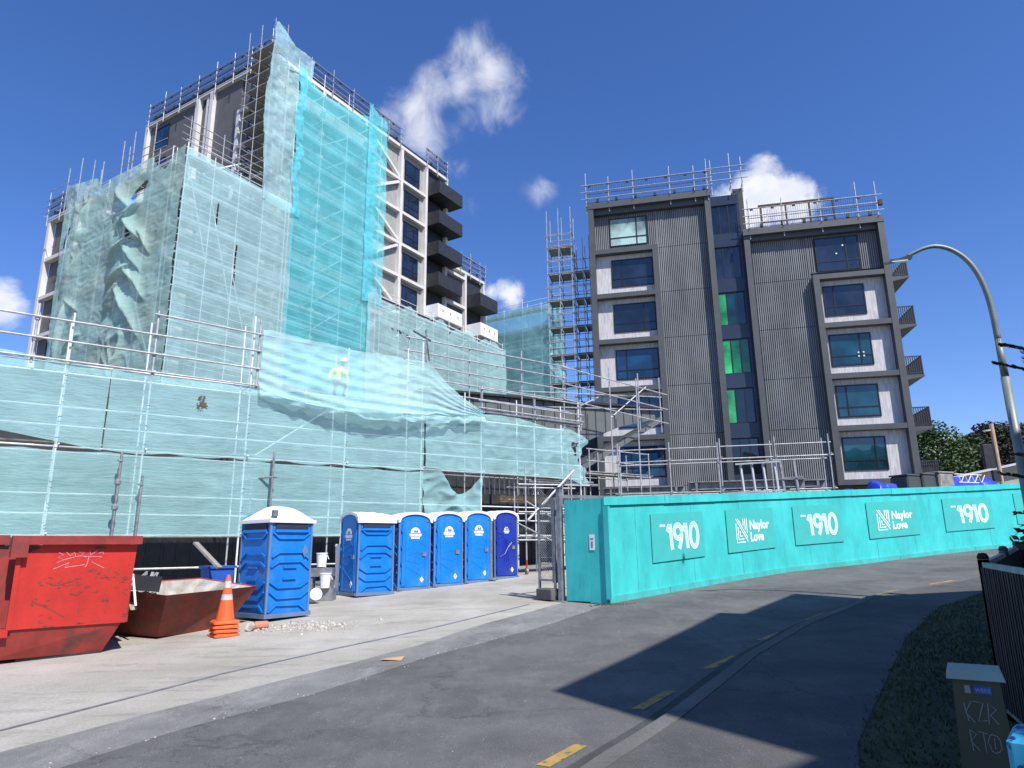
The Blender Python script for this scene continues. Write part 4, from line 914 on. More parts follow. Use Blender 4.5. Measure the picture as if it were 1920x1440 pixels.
q_=[tolocal(a_,b2,(1.05,17.2),hd) for a_,b2 in ((1.15,17.35),(5.0,20.4))];MB().bar((q_[0][0],q_[0][1],2.52),(q_[1][0],q_[1][1],2.62),.06,.08).build('rail',M['galvd'],po)
A=Vector((.60,17.75));hd2=math.degrees(math.atan2(1.05-A.x,17.2-A.y))
ga=thing('mesh_gate','narrow chain-link mesh gate folded back beside the steel gate post','gate',(A.x,A.y,G(*A)),hd2)
L=.62
MB().box(0,.05,0,.05,0,2.2).box(L-.05,L,0,.05,.1,2.4).box(.053,L-.053,0,.05,.45,.5).box(.053,L-.053,0,.05,2.25,2.33).box(.2,.33,.3,.45,.4,2.5).build('frame',M['galvd'],ga)
m=MB();
for k in range(30):
    z=.45+k*.065; m.bar((.05,.025,z),(L-.05,.025,z+.42),.006);m.bar((.05,.025,z+.42),(L-.05,.025,z),.006)
m.build('mesh',M['galv'],ga)
MB().bbox(.03,.6,-.12,.18,.02,.28,.02).build('concrete_foot',M['kerb'],ga)
# ---------------------------------------------------------------- portable toilets
def relief(mb,lines,w,face,W,D):
    for pts in lines:
        for (a,za),(b_,zb) in zip(pts,pts[1:]):
            if face=='f': mb.bar((a*W,-.008,za),(b_*W,-.008,zb),.022,w)
            elif face=='b': mb.bar((a*W,D+.008,za),(b_*W,D+.008,zb),.022,w)
            elif face=='r': mb.bar((W+.008,a*D,za),(W+.008,b_*D,zb),.022,w)
            else: mb.bar((-.008,a*D,za),(-.008,b_*D,zb),.022,w)
SIDE=[[(.08,1.78),(.22,1.66),(.78,1.66),(.92,1.78)],[(.08,1.22),(.24,1.36),(.76,1.36),(.92,1.26)],[(.06,1.0),(.26,1.16),(.76,1.16),(.93,1.05)],[(.35,1.04),(.65,1.04)],[(.35,.80),(.65,.80)],
  [(.06,.74),(.24,.62),(.76,.62),(.93,.74)],[(.05,.52),(.22,.40),(.76,.40),(.93,.54)],[(.05,.08),(.25,.24),(.78,.26),(.94,.12)]]
DOOR=[[(.22,.1),(.22,1.65)],[(.82,.1),(.82,1.75)],[(.24,1.38),(.8,1.72)],[(.24,1.18),(.62,1.42),(.8,1.3)],[(.24,1.0),(.55,1.1),(.78,1.02)],[(.24,.86),(.6,.78),(.78,.86)],[(.24,.7),(.78,.36)],[(.62,.6),(.76,.7)],[(.23,.12),(.81,.12)]]
def loo(name,label,x,y,hd,mt='loo',H=2.0,door=True,arch=True,grp='portable toilets on the site yard',kind='p'):
    z=G(x,y)+.01;W,D=1.1,1.14
    t=thing(name,label,'toilet',(x,y,z),hd,grp);ma=M[mt]
    MB().box(-.03,W+.03,-.03,D+.03,0,.09).box(.0,.1,-.06,-.03,0.02,.07).box(W-.1,W,-.06,-.03,.02,.07).build('base_skid',M['loog'],t)
    m=MB().box(.02,W-.02,.02,D-.02,.093,H); m.build('cabin_wall',ma,t)
    for fc in 'rlb'+('' if door else 'f'):
        q=MB();relief(q,SIDE,.035,fc,W-.02*(fc in'rl' and 0) ,D)
        # outer edge frame
        q.build('panel_relief',ma,t)
        v=MB()
        if fc=='f': v.box(.14,W-.14,-.012,.02,H-.17,H-.05)
        if fc=='b': v.box(.14,W-.14,D-.02,D+.012,H-.17,H-.05)
        if fc=='r': v.box(W-.02,W+.012,.14,D-.14,H-.17,H-.05)
        if fc=='l': v.box(-.012,.02,.14,D-.14,H-.17,H-.05)
        v.build('vent',M['vent'],t)
        v=MB()
        if fc=='r': v.box(W-.015,W+.03,.12,D-.12,H-.24,H-.18)
        if fc=='b': v.box(.12,W-.12,D-.015,D+.03,H-.24,H-.18)
        if fc=='l': v.box(-.03,.015,.12,D-.12,H-.24,H-.18)
        if fc=='f': v.box(.12,W-.12,-.03,.015,H-.24,H-.18)
        v.build('vent_lip',ma,t)
    for a,e in ((0,0),(W-.045,0),(0,D-.045),(W-.045,D-.045)): MB().box(a,a+.045,e,e+.045,.092,H).build('corner_post',M['loog'],t)
    if door:
        n=12;poly=[(.12,.12),(W-.12,.12)]+[(W/2+(W/2-.12)*math.cos(PI*i/n),H-.1+.2*math.sin(PI*i/n)) for i in range(n+1)]
        d=MB().prism(poly,-.012,.02).build('door',ma,t)
        if kind=='p':
            q=MB();relief(q,DOOR,.03,'f',W,D);q.build('door_relief',ma,d)
        else:
            q=MB()
            for k in range(9): a=PI*(.97+k*.075); q.bar((W*.5+.13*math.cos(a),-.02,1.45+.13*math.sin(a)),(W*.5+.8*math.cos(a)*.5,-.02,max(.35,1.45+1.6*math.sin(a)*.55)),.02)
            q.path([(W*.2,-.03,.72),(W*.4,-.04,.82),(W*.55,-.04,1.05),(W*.7,-.04,1.2),(W*.84,-.03,1.24)],.02,5);q.build('door_relief',ma,d)
        MB().box(W*.72,W*.84,-.045,-.012,.98,1.10).build('door_latch',M['galvd'],d)
        q=MB()
        s_,zc=(.17,1.66) if kind=='p' else (.11,1.62)
        q.prism([(W/2+s_*math.cos(PI*i/8),zc+s_*math.sin(PI*i/8)) for i in range(9)],-.024,-.02)
        q.prism([(W/2-s_*1.15,zc-.1*s_/.17),(W/2+s_*1.15,zc-.1*s_/.17),(W/2+s_*1.25,zc-.02),(W/2-s_*1.25,zc-.02)],-.024,-.02);q.prism([(W/2-s_*.85,zc-.17*s_/.17),(W/2+s_*.85,zc-.17*s_/.17),(W/2+s_*.9,zc-.12*s_/.17),(W/2-s_*.9,zc-.12*s_/.17)],-.024,-.02)
        lg=q.build('logo',M['white'],d)
        q=MB();q.prism([(W/2-.07,zc+.02),(W/2-.02,zc+.12),(W/2+.02,zc+.05),(W/2+.07,zc+.11),(W/2+.1,zc+.02)],-.027,-.0245);q.build('logo_mark',M['galvd'],lg)
        q=MB();zc=.3;q.prism([(W*.66,zc),(W*.72,zc-.09),(W*.78,zc),(W*.72,zc+.09)],-.030,-.012);q.build('diamond_sticker',M['white'],d)
        q=MB();
        for k in range(4): q.tube((.1,-.02,.25+k*.48),(.1,-.02,.33+k*.48),.022)
        q.build('hinge',ma,d)
        poly=[(W/2+(W/2-.0)*math.cos(PI*i/n),H-.005+.235*math.sin(PI*i/n)**.8) for i in range(n+1)]
        MB().prism(poly,.003,.019).build('front_arch',ma,t)
    nu,nv=18,14;vs=[]
    for j in range(nv+1):
        v=j/nv
        for i in range(nu+1):
            u=i/nu
            if arch: h=.25*max(0,1-abs(2*u-1)**2.3)**.75*(1-.25*v**4); e=1
            else: h=.30*max(0,1-abs(2*u-1)**2.2)**.8*max(0,1-abs(2*v-1)**2.2)**.8*1.05; e=1
            rb=.018*max(0,math.sin(v*PI*8))**3*(1 if .12<v<.95 else 0) if arch else .018*max(0,math.sin(v*PI*6))**3*(1 if h>.05 else 0)
            vs.append((-.04+(W+.08)*u,-.04+(D+.08)*v,H+.035+h+rb))
    fs=[(j*(nu+1)+i,j*(nu+1)+i+1,(j+1)*(nu+1)+i+1,(j+1)*(nu+1)+i) for j in range(nv) for i in range(nu)]
    rf=MB().add(vs,fs).build('roof',M['white'],t,smooth=True)
    k=MB()
    k.box(-.045,-.0,-.045,D+.045,H-.035,H+.036).box(W,W+.045,-.045,D+.045,H-.035,H+.036).box(.001,W-.001,D+.0,D+.045,H-.035,H+.036)
    if not door or not arch: k.box(.001,W-.001,-.045,0,H-.035,H+.036)
    k.build('roof_rim',M['white'],rf)
    if arch and door:
        poly=[(W/2+(W/2+.04)*math.cos(PI*i/14),H+.03+.255*math.sin(PI*i/14)**.8) for i in range(15)];pin=[(W/2+(W/2-.03)*math.cos(PI*i/14),H-.03+.245*math.sin(PI*i/14)**.8) for i in range(15)]
        q=MB();n=15;q.v=[(a,-.045,b_) for a,b_ in poly]+[(a,-.045,b_) for a,b_ in pin]+[(a,.02,b_) for a,b_ in pin];q.f=[(i,i+1,n+i+1,n+i) for i in range(n-1)]+[(n+i,n+i+1,2*n+i+1,2*n+i) for i in range(n-1)];q.build('roof_rim',M['white'],rf)
    return t
def hv(h): h=math.radians(h);return Vector((math.sin(h),math.cos(h)))
c=Vector((-5.27,15.06));o=c-hv(218)*1.1-hv(128)*1.14
t=loo('portable_toilet','nearest blue portable toilet standing apart beside the small skip, back turned',o.x,o.y,218,arch=False,H=2.03)
MB().box(.35,.5,1.15,1.158,0,0).build('x',M['white']) if False else None
q=MB().prism([(.2,1.52),(.12,1.38),(.2,1.24),(.28,1.38)],1.16,1.166);q.build('faded_sticker',M['loog'],t)
MB().box(.96,1.08,1.12,1.19,2.13,2.26).build('roof_vent',M['galvd'],t)
c=Vector((-4.31,19.36));o=c-hv(140)*1.1
loo('portable_toilet','blue portable toilet at the left end of the row, turned sideways, arched door in shade',o.x,o.y,140)
labs=['second blue portable toilet from the left in the row, door facing the street','middle blue portable toilet of the row, third from its left end','fourth blue portable toilet in the row, next to the navy one']
for i,(x,y,h) in enumerate(((-3.42,20.75,52),(-2.47,21.6,50),(-1.57,22.5,48))): loo('portable_toilet',labs[i],x,y,h)
loo('portable_toilet','navy blue portable toilet with a fan-ribbed door at the right end of the row',-.66,23.55,46,'loon',2.0,kind='n')
tag(MB().tube((-.75,23.25,G(-.7,23.2)),(-.75,23.25,2.55),.04).box(-.9,-.6,23.1,23.4,.6,.66).build('steel_post',M['galvd']),'thin grey post standing between the last blue toilet and the navy one','post')
# ---------------------------------------------------------------- skips
sk=thing('large_skip','big bright red waste skip with pink graffiti and chipped paint at the left edge','skip',(-7.74,10.96,G(-7.7,11)+.0),50)
def shell(m,b0,b1,t,z0,z1):  # open top tub: outer bottom rect b0..., top rect
    pass
W=1.60;D=2.6
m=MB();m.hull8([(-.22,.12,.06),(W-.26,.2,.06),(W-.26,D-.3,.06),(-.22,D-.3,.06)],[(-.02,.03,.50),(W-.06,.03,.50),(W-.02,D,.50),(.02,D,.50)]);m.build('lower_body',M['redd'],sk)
m=MB();m.hull8([(0,0,.503),(W,0,.503),(W,.06,.503),(0,.06,.503)],[(0,0,1.77),(W+.05,0,1.77),(W+.05,.06,1.77),(0,.06,1.77)]);m.build('front_panel',M['red'],sk)
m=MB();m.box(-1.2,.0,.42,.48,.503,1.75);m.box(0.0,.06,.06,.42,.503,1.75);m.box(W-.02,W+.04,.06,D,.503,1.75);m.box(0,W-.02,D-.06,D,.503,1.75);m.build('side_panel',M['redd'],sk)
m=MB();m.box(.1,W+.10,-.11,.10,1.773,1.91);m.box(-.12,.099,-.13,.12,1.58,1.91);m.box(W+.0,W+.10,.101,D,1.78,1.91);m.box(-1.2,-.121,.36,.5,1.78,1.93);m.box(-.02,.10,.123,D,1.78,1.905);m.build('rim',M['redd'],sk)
MB().box(-.03,.035,-.03,.0,.503,1.58).box(-.14,.0,-.04,.3,.40,.5).build('corner_rib',M['red'],sk)
m=MB();m.box(.17,W-.27,.18,.2,.0,.06).box(.2,.4,.25,D-.4,0,.058).box(W-.6,W-.4,.25,D-.4,0,.058);m.build('base_runner',M['dark'],sk)
m=MB()
for g_ in ([(.55,1.5),(.62,1.46),(.55,1.42),(.64,1.38),(.54,1.34)],[(.66,1.5),(.72,1.44),(.78,1.5),(.8,1.42)],[(.84,1.5),(.92,1.5),(.88,1.44),(.96,1.42)],[(1.0,1.52),(1.02,1.45),(1.08,1.5),(1.12,1.52)],[(1.14,1.48),(1.2,1.5),(1.22,1.46)],
   [(.62,1.38),(.85,1.44),(1.2,1.42),(1.05,1.34),(1.25,1.24)],[(.5,1.24),(.72,1.34),(.66,1.26),(.95,1.3)],[(1.0,1.42),(.98,1.3),(.96,1.26)]): stroke(m,g_,.012,-.006)
m.v=[(v[0]*.95,v[1],v[2]+.15) for v in m.v];m.build('graffiti',M['pink'],sk)
m=MB();r=random.Random(9)   # deep scratches and chips baring dark steel
for cx,cz,n_ in ((.45,1.12,6),(.75,1.1,9),(1.22,1.22,8),(1.45,1.2,9),(1.6,1.12,8),(1.3,.86,4),(.35,.85,6),(.9,.95,6),(1.62,.98,5),(.5,.6,4),(1.62,.62,3)):
    for k in range(n_):
        x=cx+r.uniform(-.14,.14);z=cz+r.uniform(-.08,.08);a=r.uniform(-.5,.5);l=r.uniform(.02,.09)
        stroke(m,[(x,z),(x+l*.4*math.cos(a),z+l*.4*math.sin(a)+.008),(x+l*math.cos(a),z+l*math.sin(a))],r.uniform(.006,.022),-.0045)
for p_ in ([(.28,.84),(.5,.74),(.62,.68),(.78,.58)],[(.98,.8),(.98,.62)],[(1.4,.84),(1.39,.62)],[(.5,1.08),(.6,1.06),(.8,1.1),(.95,1.16)]): stroke(m,p_,.014,-.0045)
m.v=[(v[0]*.92,v[1],v[2]*1.05+.03) for v in m.v];m.build('bare_steel_scratches',M['rust'],sk)
r=random.Random(2)
sk2=thing('small_skip','small rusty red builder\'s skip with sloping ends, open and part filled, behind the cone','skip',(-6.6,13.29,G(-6.6,13.3)),30)
Rm=[tolocal(a,b_,(-6.6,13.29),30)+(z,) for a,b_,z in ((-6.22,12.7,.80),(-5.38,14.85,.84),(-7.1,16.0,.98),(-8.3,13.7,.95))]
Bs=[tolocal(a,b_,(-6.6,13.29),30)+(.03,) for a,b_ in ((-6.6,13.29),(-5.95,14.65),(-7.1,15.3),(-7.85,14.0))]
m=MB();vs=Bs+Rm;ctr=Vector((sum(v[0] for v in Rm)/4,sum(v[1] for v in Rm)/4,.5))
inn=[tuple(Vector(v)+(ctr-Vector(v))*.05+Vector((0,0,.0))) for v in Rm];ib=[tuple(Vector(v)+(ctr-Vector(v))*.06+Vector((0,0,.3))) for v in Bs]
m.add(vs,[(3,2,1,0)]+[(i,(i+1)%4,4+(i+1)%4,4+i) for i in range(4)]);m.build('body',M['rust'],sk2)
m=MB();m.add([tuple(Vector(v)+Vector((0,0,.002))) for v in Rm]+inn,[(i,(i+1)%4,4+(i+1)%4,4+i) for i in range(4)]);m.build('rim',M['redd'],sk2)
m=MB();m.add([tuple(Vector(v)+Vector((0,0,.004))) for v in inn]+ib,[(i,4+i,4+(i+1)%4,(i+1)%4) for i in range(4)]+[(4,5,6,7)]);m.build('inner_lining',M['skipin'],sk2)
MB().box(-.75,-.68,.25,.32,.35,.7).lathe([(.05,0),(.05,.1)],10,(-.72,.2,.5)).build('lifting_lug',M['redd'],sk2)
rb=thing('skip_load','pile of pale rubble and dust filling the left half of the small skip','rubble',(-7.3,13.75,G(-7.3,13.7)+.45),30);m=MB()
for k in range(90):
    x,y=max(-.4,min(.4,r.gauss(0,.3))),max(-.4,min(.4,r.gauss(0,.3)));h=.30*math.exp(-(x*x+y*y)*2.5);s_=r.uniform(.03,.12)
    m.hull8([(x-s_,y-s_,h-.1),(x+s_,y-s_*.8,h-.1),(x+s_,y+s_,h-.1),(x-s_,y+s_,h-.1)],[(x-s_*.5,y-s_*.6,h+s_*.5),(x+s_*.6,y-s_*.5,h+s_*.7),(x+s_*.4,y+s_*.6,h+s_*.4),(x-s_*.6,y+s_*.5,h+s_*.6)])
m.build('rubble',M['rubble'],rb,stuff=True)
cr=thing('rubbish_crate','black plastic crate of scrap lying tilted on the rubble in the small skip','crate',(-7.35,13.6,G(-7.3,13.6)+.85),60);m=MB()
m.box(0,.65,0,.03,0,.38).box(0,.65,.37,.4,0,.38).box(0,.03,.03,.37,0,.38).box(.62,.65,.03,.37,0,.38).box(.03,.62,.03,.37,0,.03);m.build('crate_body',M['crate'],cr);cr.rotation_euler[1]=.12;cr.scale=(.75,.75,.75)
m=MB()
for k in range(7): x=r.uniform(.08,.5);y=r.uniform(.06,.3);m.bar((x,y,.3),(x+r.uniform(-.1,.15),y+.05,.48),.03)
m.build('scrap',M['galv'],cr)
tag(MB().tube((0,0,0),(.18,-.12,-.55),.022).build('white_pipe',M['white']),'short white plastic pipe hanging over the small skip\'s left end','pipe');bpy.data.objects['white_pipe'].location=(-7.0,12.95,1.22)
bn=thing('wheelie_bin','blue plastic wheelie bin behind the small skip with a timber offcut on it','bin',(-7.4,17.1,G(-7.4,17.1)),50)
MB().hull8([(.05,.05,.08),(.55,.05,.08),(.55,.6,.08),(.05,.6,.08)],[(0,0,1.0),(.6,0,1.0),(.6,.7,1.0),(0,.7,1.0)]).build('bin_body',M['bluep'],bn)
MB().box(-.04,.64,-.04,.74,1.003,1.06).build('lid',M['bluep'],bn);MB().tube((.04,.68,.1),(-.04,.68,.1),.1,12).tube((.64,.68,.1),(.56,.68,.1),.1,12).build('wheel',M['black'],bn)
tag(MB().bar((0,0,0),(.75,-.25,-.6),.15,.05).build('timber_plank',M['plank']),'short weathered timber plank leaning into the blue wheelie bin','timber');bpy.data.objects['timber_plank'].location=(-7.75,17.0,1.82)
# ---------------------------------------------------------------- cone stack
cx,cy=-5.44,13.45;cz=G(cx,cy)+.004
def cone(label,dz,full,rot):
    t=thing('traffic_cone',label,'cone',(cx,cy,cz+dz),rot,'stacked orange traffic cones')
    m=MB();m.bbox(-.23,.23,-.23,.23,0,.055,.03);m.build('base',M['orange'],t)
    if full:
        zs=[(.055,.165),(.45,.108),(.55,.094),(.66,.079),(.80,.058),(.88,.044)]
        m=MB();m.lathe([(.165,.056),(.108,.42)],20).lathe([(.092,.52),(.074,.64)],20).lathe([(.054,.76),(.03,.86),(.022,.87)],20);m.build('cone_body',M['orange'],t,smooth=False)
        MB().lathe([(.110,.42),(.094,.52)],20).lathe([(.075,.64),(.055,.76)],20).build('reflective_band',M['reflect'],t)
    else: MB().lathe([(.185,.03),(.172,.085)],20).build('cone_body',M['orange'],t)
for i,l in enumerate(('bottom traffic cone of the orange stack','second traffic cone from the bottom of the orange stack','third traffic cone from the bottom of the orange stack')): cone(l,.075*i,False,50+i*4)
cone('topmost traffic cone of the orange stack, with grey reflective bands',.225,True,56)
# ---------------------------------------------------------------- loose things on the yard
def scatter(name,label,cx,cy,rx,ry,n,smin,smax,matl,cat):
    m=MB();r=random.Random(n)
    for k in range(n):
        x=cx+r.gauss(0,rx);y=cy+r.gauss(0,ry);s_=r.uniform(smin,smax)**1.0;z=G(x,y)+.003;a=r.uniform(0,PI)
        P=[(x+s_*math.cos(a+q)*r.uniform(.6,1.1),y+s_*math.sin(a+q)*r.uniform(.6,1.1)) for q in (0,1.57,3.14,4.71)];
        m.hull8([(p[0],p[1],z) for p in P],[(x+(p[0]-x)*.6,y+(p[1]-y)*.6,z+s_*r.uniform(.4,1)) for p in P])
    tag(m.build(name,matl),label,cat,kind='stuff')
scatter('rubble','scattered pale rubble and wood chips in front of the nearest blue toilet',-4.25,14.35,.5,.33,320,.008,.05,M['rubble'],'rubble')
scatter('grit','small pale stones and litter specks strewn over road and yard',-1.2,9.5,2.6,3.6,110,.004,.013,M['rubble'],'grit')
scatter('gravel_line','fine pale gravel gathered along the seam between crossing and road',0,0,1,1,1,.01,.011,M['rubble'],'gravel') if 0 else None
m_=MB();r=random.Random(77)
SE_=lerp_poly(APR2,400)
for k in range(170):
    p=SE_[90+int(r.random()*300)];x=p[0]+r.gauss(0,.07);y=p[1]+r.gauss(0,.09);q=r.uniform(.003,.010);z=G(x,y)+.008;m_.hull8([(x-q,y-q,z),(x+q,y-q,z),(x+q,y+q,z),(x-q,y+q,z)],[(x-q*.6,y-q*.5,z+q),(x+q*.5,y-q*.6,z+q),(x+q*.6,y+q*.5,z+q),(x-q*.5,y+q*.6,z+q)])
tag(m_.build('gravel_line',M['rubble']),'fine pale gravel gathered along the seam between crossing and road','gravel',kind='stuff')
scatter('leaf_litter','small heap of dry leaves at the foot of the hoarding corner',2.2,16.15,.22,.1,120,.01,.035,M['bark'],'litter')
for k,(x,y,l,mt) in enumerate(((-5.0,14.15,'stub of red brick lying by the cone stack','brick'),(-5.15,14.0,'pale lump of concrete between the cone stack and the toilet','rubble'))):
    o=MB().lathe([(.075,-.13),(.08,-.1),(.08,.1),(.07,.13)],10).build('masonry_lump',M[mt]);o.rotation_euler=(0,PI/2,.6+k);o.location=(x,y,G(x,y)+.08);o.scale=(1,1,1.0-.35*k);tag(o,l,'rubble')
x,y=-1.95,10.5;tag(MB().add([(0,0,.03),(.3,.02,.012),(.32,.16,.05),(.03,.18,.02),(0,0,.034),(.3,.02,.016),(.32,.16,.054),(.03,.18,.024)],[(3,2,1,0),(4,5,6,7),(0,1,5,4),(1,2,6,5),(2,3,7,6),(3,0,4,7)]).build('cardboard',M['card']),'torn piece of brown cardboard lying at the edge of the road','cardboard');bpy.data.objects['cardboard'].location=(x,y,G(x,y))
for k,(x,y,z,l) in enumerate(((-5.2,19.0,.86,'white bucket standing on a box between the toilets'),(-5.0,18.7,.35,'white bucket in the middle of the pile between the toilets'),(-5.25,18.5,.02,'white bucket lying lowest between the toilets'))):
    o=MB().lathe([(.12,0),(.145,.34),(.155,.34),(.155,.37),(.13,.37)],14).tube((.15,0,.3),(.19,0,.2),.01).build('bucket',M['white']);o.location=(x,y,G(x,y)+z);tag(o,l,'bucket',group='white buckets between the toilets')
    if k==2:o.rotation_euler=(1.4,0,.5);o.location.z+=.15
tag(MB().box(-.35,.35,-.2,.2,.0,.3).box(-.3,.3,-.18,.18,.62,.84).box(-.28,-.22,-.15,.15,.3,.62).box(.22,.28,-.15,.15,.3,.62).build('trolley',M['galvd']),'grey trolley carrying the white buckets between the toilets','trolley');bpy.data.objects['trolley'].location=(-5.15,18.95,G(-5.15,18.9))
br_=thing('drum','tall white plastic drum just left of the row of toilets','drum',(-5.05,21.0,G(-5,21)),90);MB().lathe([(.26,0),(.27,.5),(.3,1.3),(.32,1.32),(.3,1.38),(.28,1.38)],18).build('drum_body',M['white'],br_)
# mobile scaffold with a castor, and the timber racks behind it
ms=thing('mobile_scaffold','small mobile scaffold on a red castor between the navy toilet and the gate','scaffold',(.45,25.3,G(.45,25.3)),70)
for x,y in ((0,0),(2.4,0),(0,1.2),(2.4,1.2)): MB().tube((x,y,.28),(x,y,3.9),.028).build('standard',M['galv'],ms)
for z in (1.2,2.2,3.2): MB().tube((-.3,-.05,z),(2.6,-.05,z),.026).tube((-.3,1.25,z),(2.6,1.25,z),.026).build('ledger',M['galv'],ms)
MB().tube((0,0,2.6),(2.1,0,1.4),.026).tube((-1.2,-.1,2.2),(1.1,-.1,1.1),.026).build('brace',M['galv'],ms);MB().tube((.0,-.2,1.9),(1.9,-.2,3.75),.045).build('brace',M['alu'],ms)
cs_=MB().tube((0,0,.17),(0,0,.5),.032).build('castor',M['red'],ms);MB().tube((-.04,0,.11),(.04,0,.11),.11,14).build('wheel',M['galvd'],cs_)
for k in range(4): MB().box(.05,2.35,.05+k*.29,.31+k*.29,1.26,1.30).build('plank_deck',M['plank'],ms)
for k in range(14): MB().tube((.1+k*.2-1.6,1.5,2.95),(.1+k*.2-1.6,1.5,3.6),.025).build('baluster',M['alu'],ms)
for k in range(6):
    z=G(3,26)+.2+k*.33;o=MB().box(0,1.3,0,.8,0,.07).box(0,.1,0,.8,-.1,0).box(1.2,1.3,0,.8,-.1,0).box(.03,1.27,.03,.77,.073,.15).build('timber_stack',M['timber'] if k%2 else M['plank']);o.location=(2.2,26.2,z);o.rotation_euler=(0,0,.3);tag(o,'%s pallet layer of timber in the stack behind the mesh gate'%('lowest,second,third,fourth,fifth,topmost'.split(',')[k]),'timber',group='stacked timber pallets')
for i,(x,y,z,l) in enumerate(((-.5,26.6,3.35,'long timber beam laid on the scaffold above the navy toilet'),(.6,26.5,4.1,'upper bundle of steel tubes racked under the front scaffold'))):
    o=MB().box(0,3.4,0,.25,0,.24).build('timber_beam',M['timber']) if i==0 else MB().tube((0,0,0),(3.6,0,0),.05).tube((0,.12,0),(3.5,.12,0),.05).tube((0.2,.05,.1),(3.4,.05,.1),.05).build('steel_tubes',M['galvd'])
    o.location=(x,y,z);o.rotation_euler=(0,0,math.radians(36));tag(o,l,'beam' if i==0 else 'tubes')
# extra tubes standing in front of the lower net
for x,z0,z1,y,l in ((3.35,.3,4.2,-.35,'scaffold tube with two couplers standing in front of the lower net behind the red skip'),(3.9,.3,3.6,-.3,'plain scaffold tube right of the coupled one in front of the lower net'),(7.35,1,4.5,-.25,'scaffold tube with a side arm in front of the lower net above the nearest toilet'),(-.6,.3,3.8,-.3,'scaffold tube in front of the lower net at the left edge')):
    m=MB().tube((0,0,z0),(.02,0,z1),.034)
    if 'couplers' in l: m.lathe([(.03,0),(.085,.06),(.085,.14),(.03,.2)],8,(0,0,2.65)).lathe([(.03,0),(.085,.06),(.085,.14),(.03,.2)],8,(0,0,3.3))
    if 'arm' in l: m.tube((-.8,0,3.7),(.15,0,3.75),.03).tube((-.6,0,3.7),(-.6,0,2.7),.035)
    else: m.lathe([(.07,0),(.07,.04)],8,(0,0,z1-.25))
    o=m.build('scaffold_tube',M['galvd']);P=OF+FX*x+Vector((-FX.y,FX.x,0))*y;o.location=(P.x,P.y,0);tag(o,l,'tube')
t=thing('guard_rail','two long rails along the foot of the front scaffold below the lower net','guard rail',FO+(0,),HF)
for z in (2.0,1.15): MB().tube((-5,.2,z),(15,.2,z+.05),.03).build('rail',M['galv'],t)
# ---------------------------------------------------------------- worker on the scaffold
def person(label,o,h,joints,edges,rad,mats_):
    me=bpy.data.meshes.new('person');me.from_pydata(joints,edges,[]);ob=bpy.data.objects.new('person_rig',me);COL.objects.link(ob)
    md=ob.modifiers.new('s','SKIN');
    for v,r_ in zip(me.skin_vertices[0].data,rad): v.radius=(r_,r_)
    me.skin_vertices[0].data[0].use_root=True
    ob.modifiers.new('d','SUBSURF').levels=2
    bpy.context.view_layer.update();m2=bpy.data.meshes.new_from_object(ob.evaluated_get(bpy.context.evaluated_depsgraph_get()));bpy.data.objects.remove(ob)
    p=bpy.data.objects.new('person',m2);COL.objects.link(p);m2.materials.clear()
    for k in mats_: m2.materials.append(M[k])
    return p
J=[(0,0,.56),(.02,.0,.74),(.06,-.02,.92),(.10,-.02,1.02),(.14,-.03,1.12),(.16,-.05,1.22), # 0 pelvis 1 waist 2 chest 3 neckbase 4 neck 5 head
   (-.14,-.02,.95),(-.32,-.1,.74),(-.38,-.24,.5), # left shoulder elbow wrist
   (.26,-.02,.92),(.3,-.16,.68),(.22,-.3,.5),
   (-.1,0,.52),(-.16,-.32,.40),(-.16,-.12,.05),(-.16,-.28,.03), (.1,0,.52),(.2,-.3,.38),(.2,-.08,.05),(.2,-.26,.03),
   (-.39,-.28,.42),(.2,-.34,.42)]
E_=[(0,1),(1,2),(2,3),(3,4),(4,5),(2,6),(6,7),(7,8),(2,9),(9,10),(10,11),(0,12),(12,13),(13,14),(14,15),(0,16),(16,17),(17,18),(18,19),(8,20),(11,21)]
Rr=[.15,.14,.155,.09,.055,.10,.075,.055,.038,.075,.055,.038,.10,.075,.05,.045,.10,.075,.05,.045,.04,.04]
pw=person('w',None,0,J,E_,Rr,('hivis','trouser','skin'))
for f in pw.data.polygons:
    z=f.center.z;x=f.center.x;f.use_smooth=True;f.material_index=1 if (z<.62 and -.3<x<.2 and not(z>.42 and f.center.y<-.2 and abs(x)>.17)) else (2 if (z>1.04 or (z<.5 and (x<-.3 or f.center.y<-.28))) else 0)
P=OF+FX*9.62+Vector((-FX.y,FX.x,0))*.75;pw.location=(P.x,P.y,6.64);pw.rotation_euler=(0,0,math.radians(90-HF));tag(pw,'worker in a hi-vis yellow top and white hard hat crouching behind the sagging net','person')
hm=MB().lathe([(.13,0),(.135,.03),(.125,.09),(.08,.145),(.0,.16)],14,(.165,-.05,1.24)).build('hard_hat',M['white'],pw,smooth=True)
MB().lathe([(.16,0),(.16,.012)],14,(.165,-.07,1.235)).build('hat_brim',M['white'],hm)
hd_=MB()
for fx in (-.012,.0,.012): pass
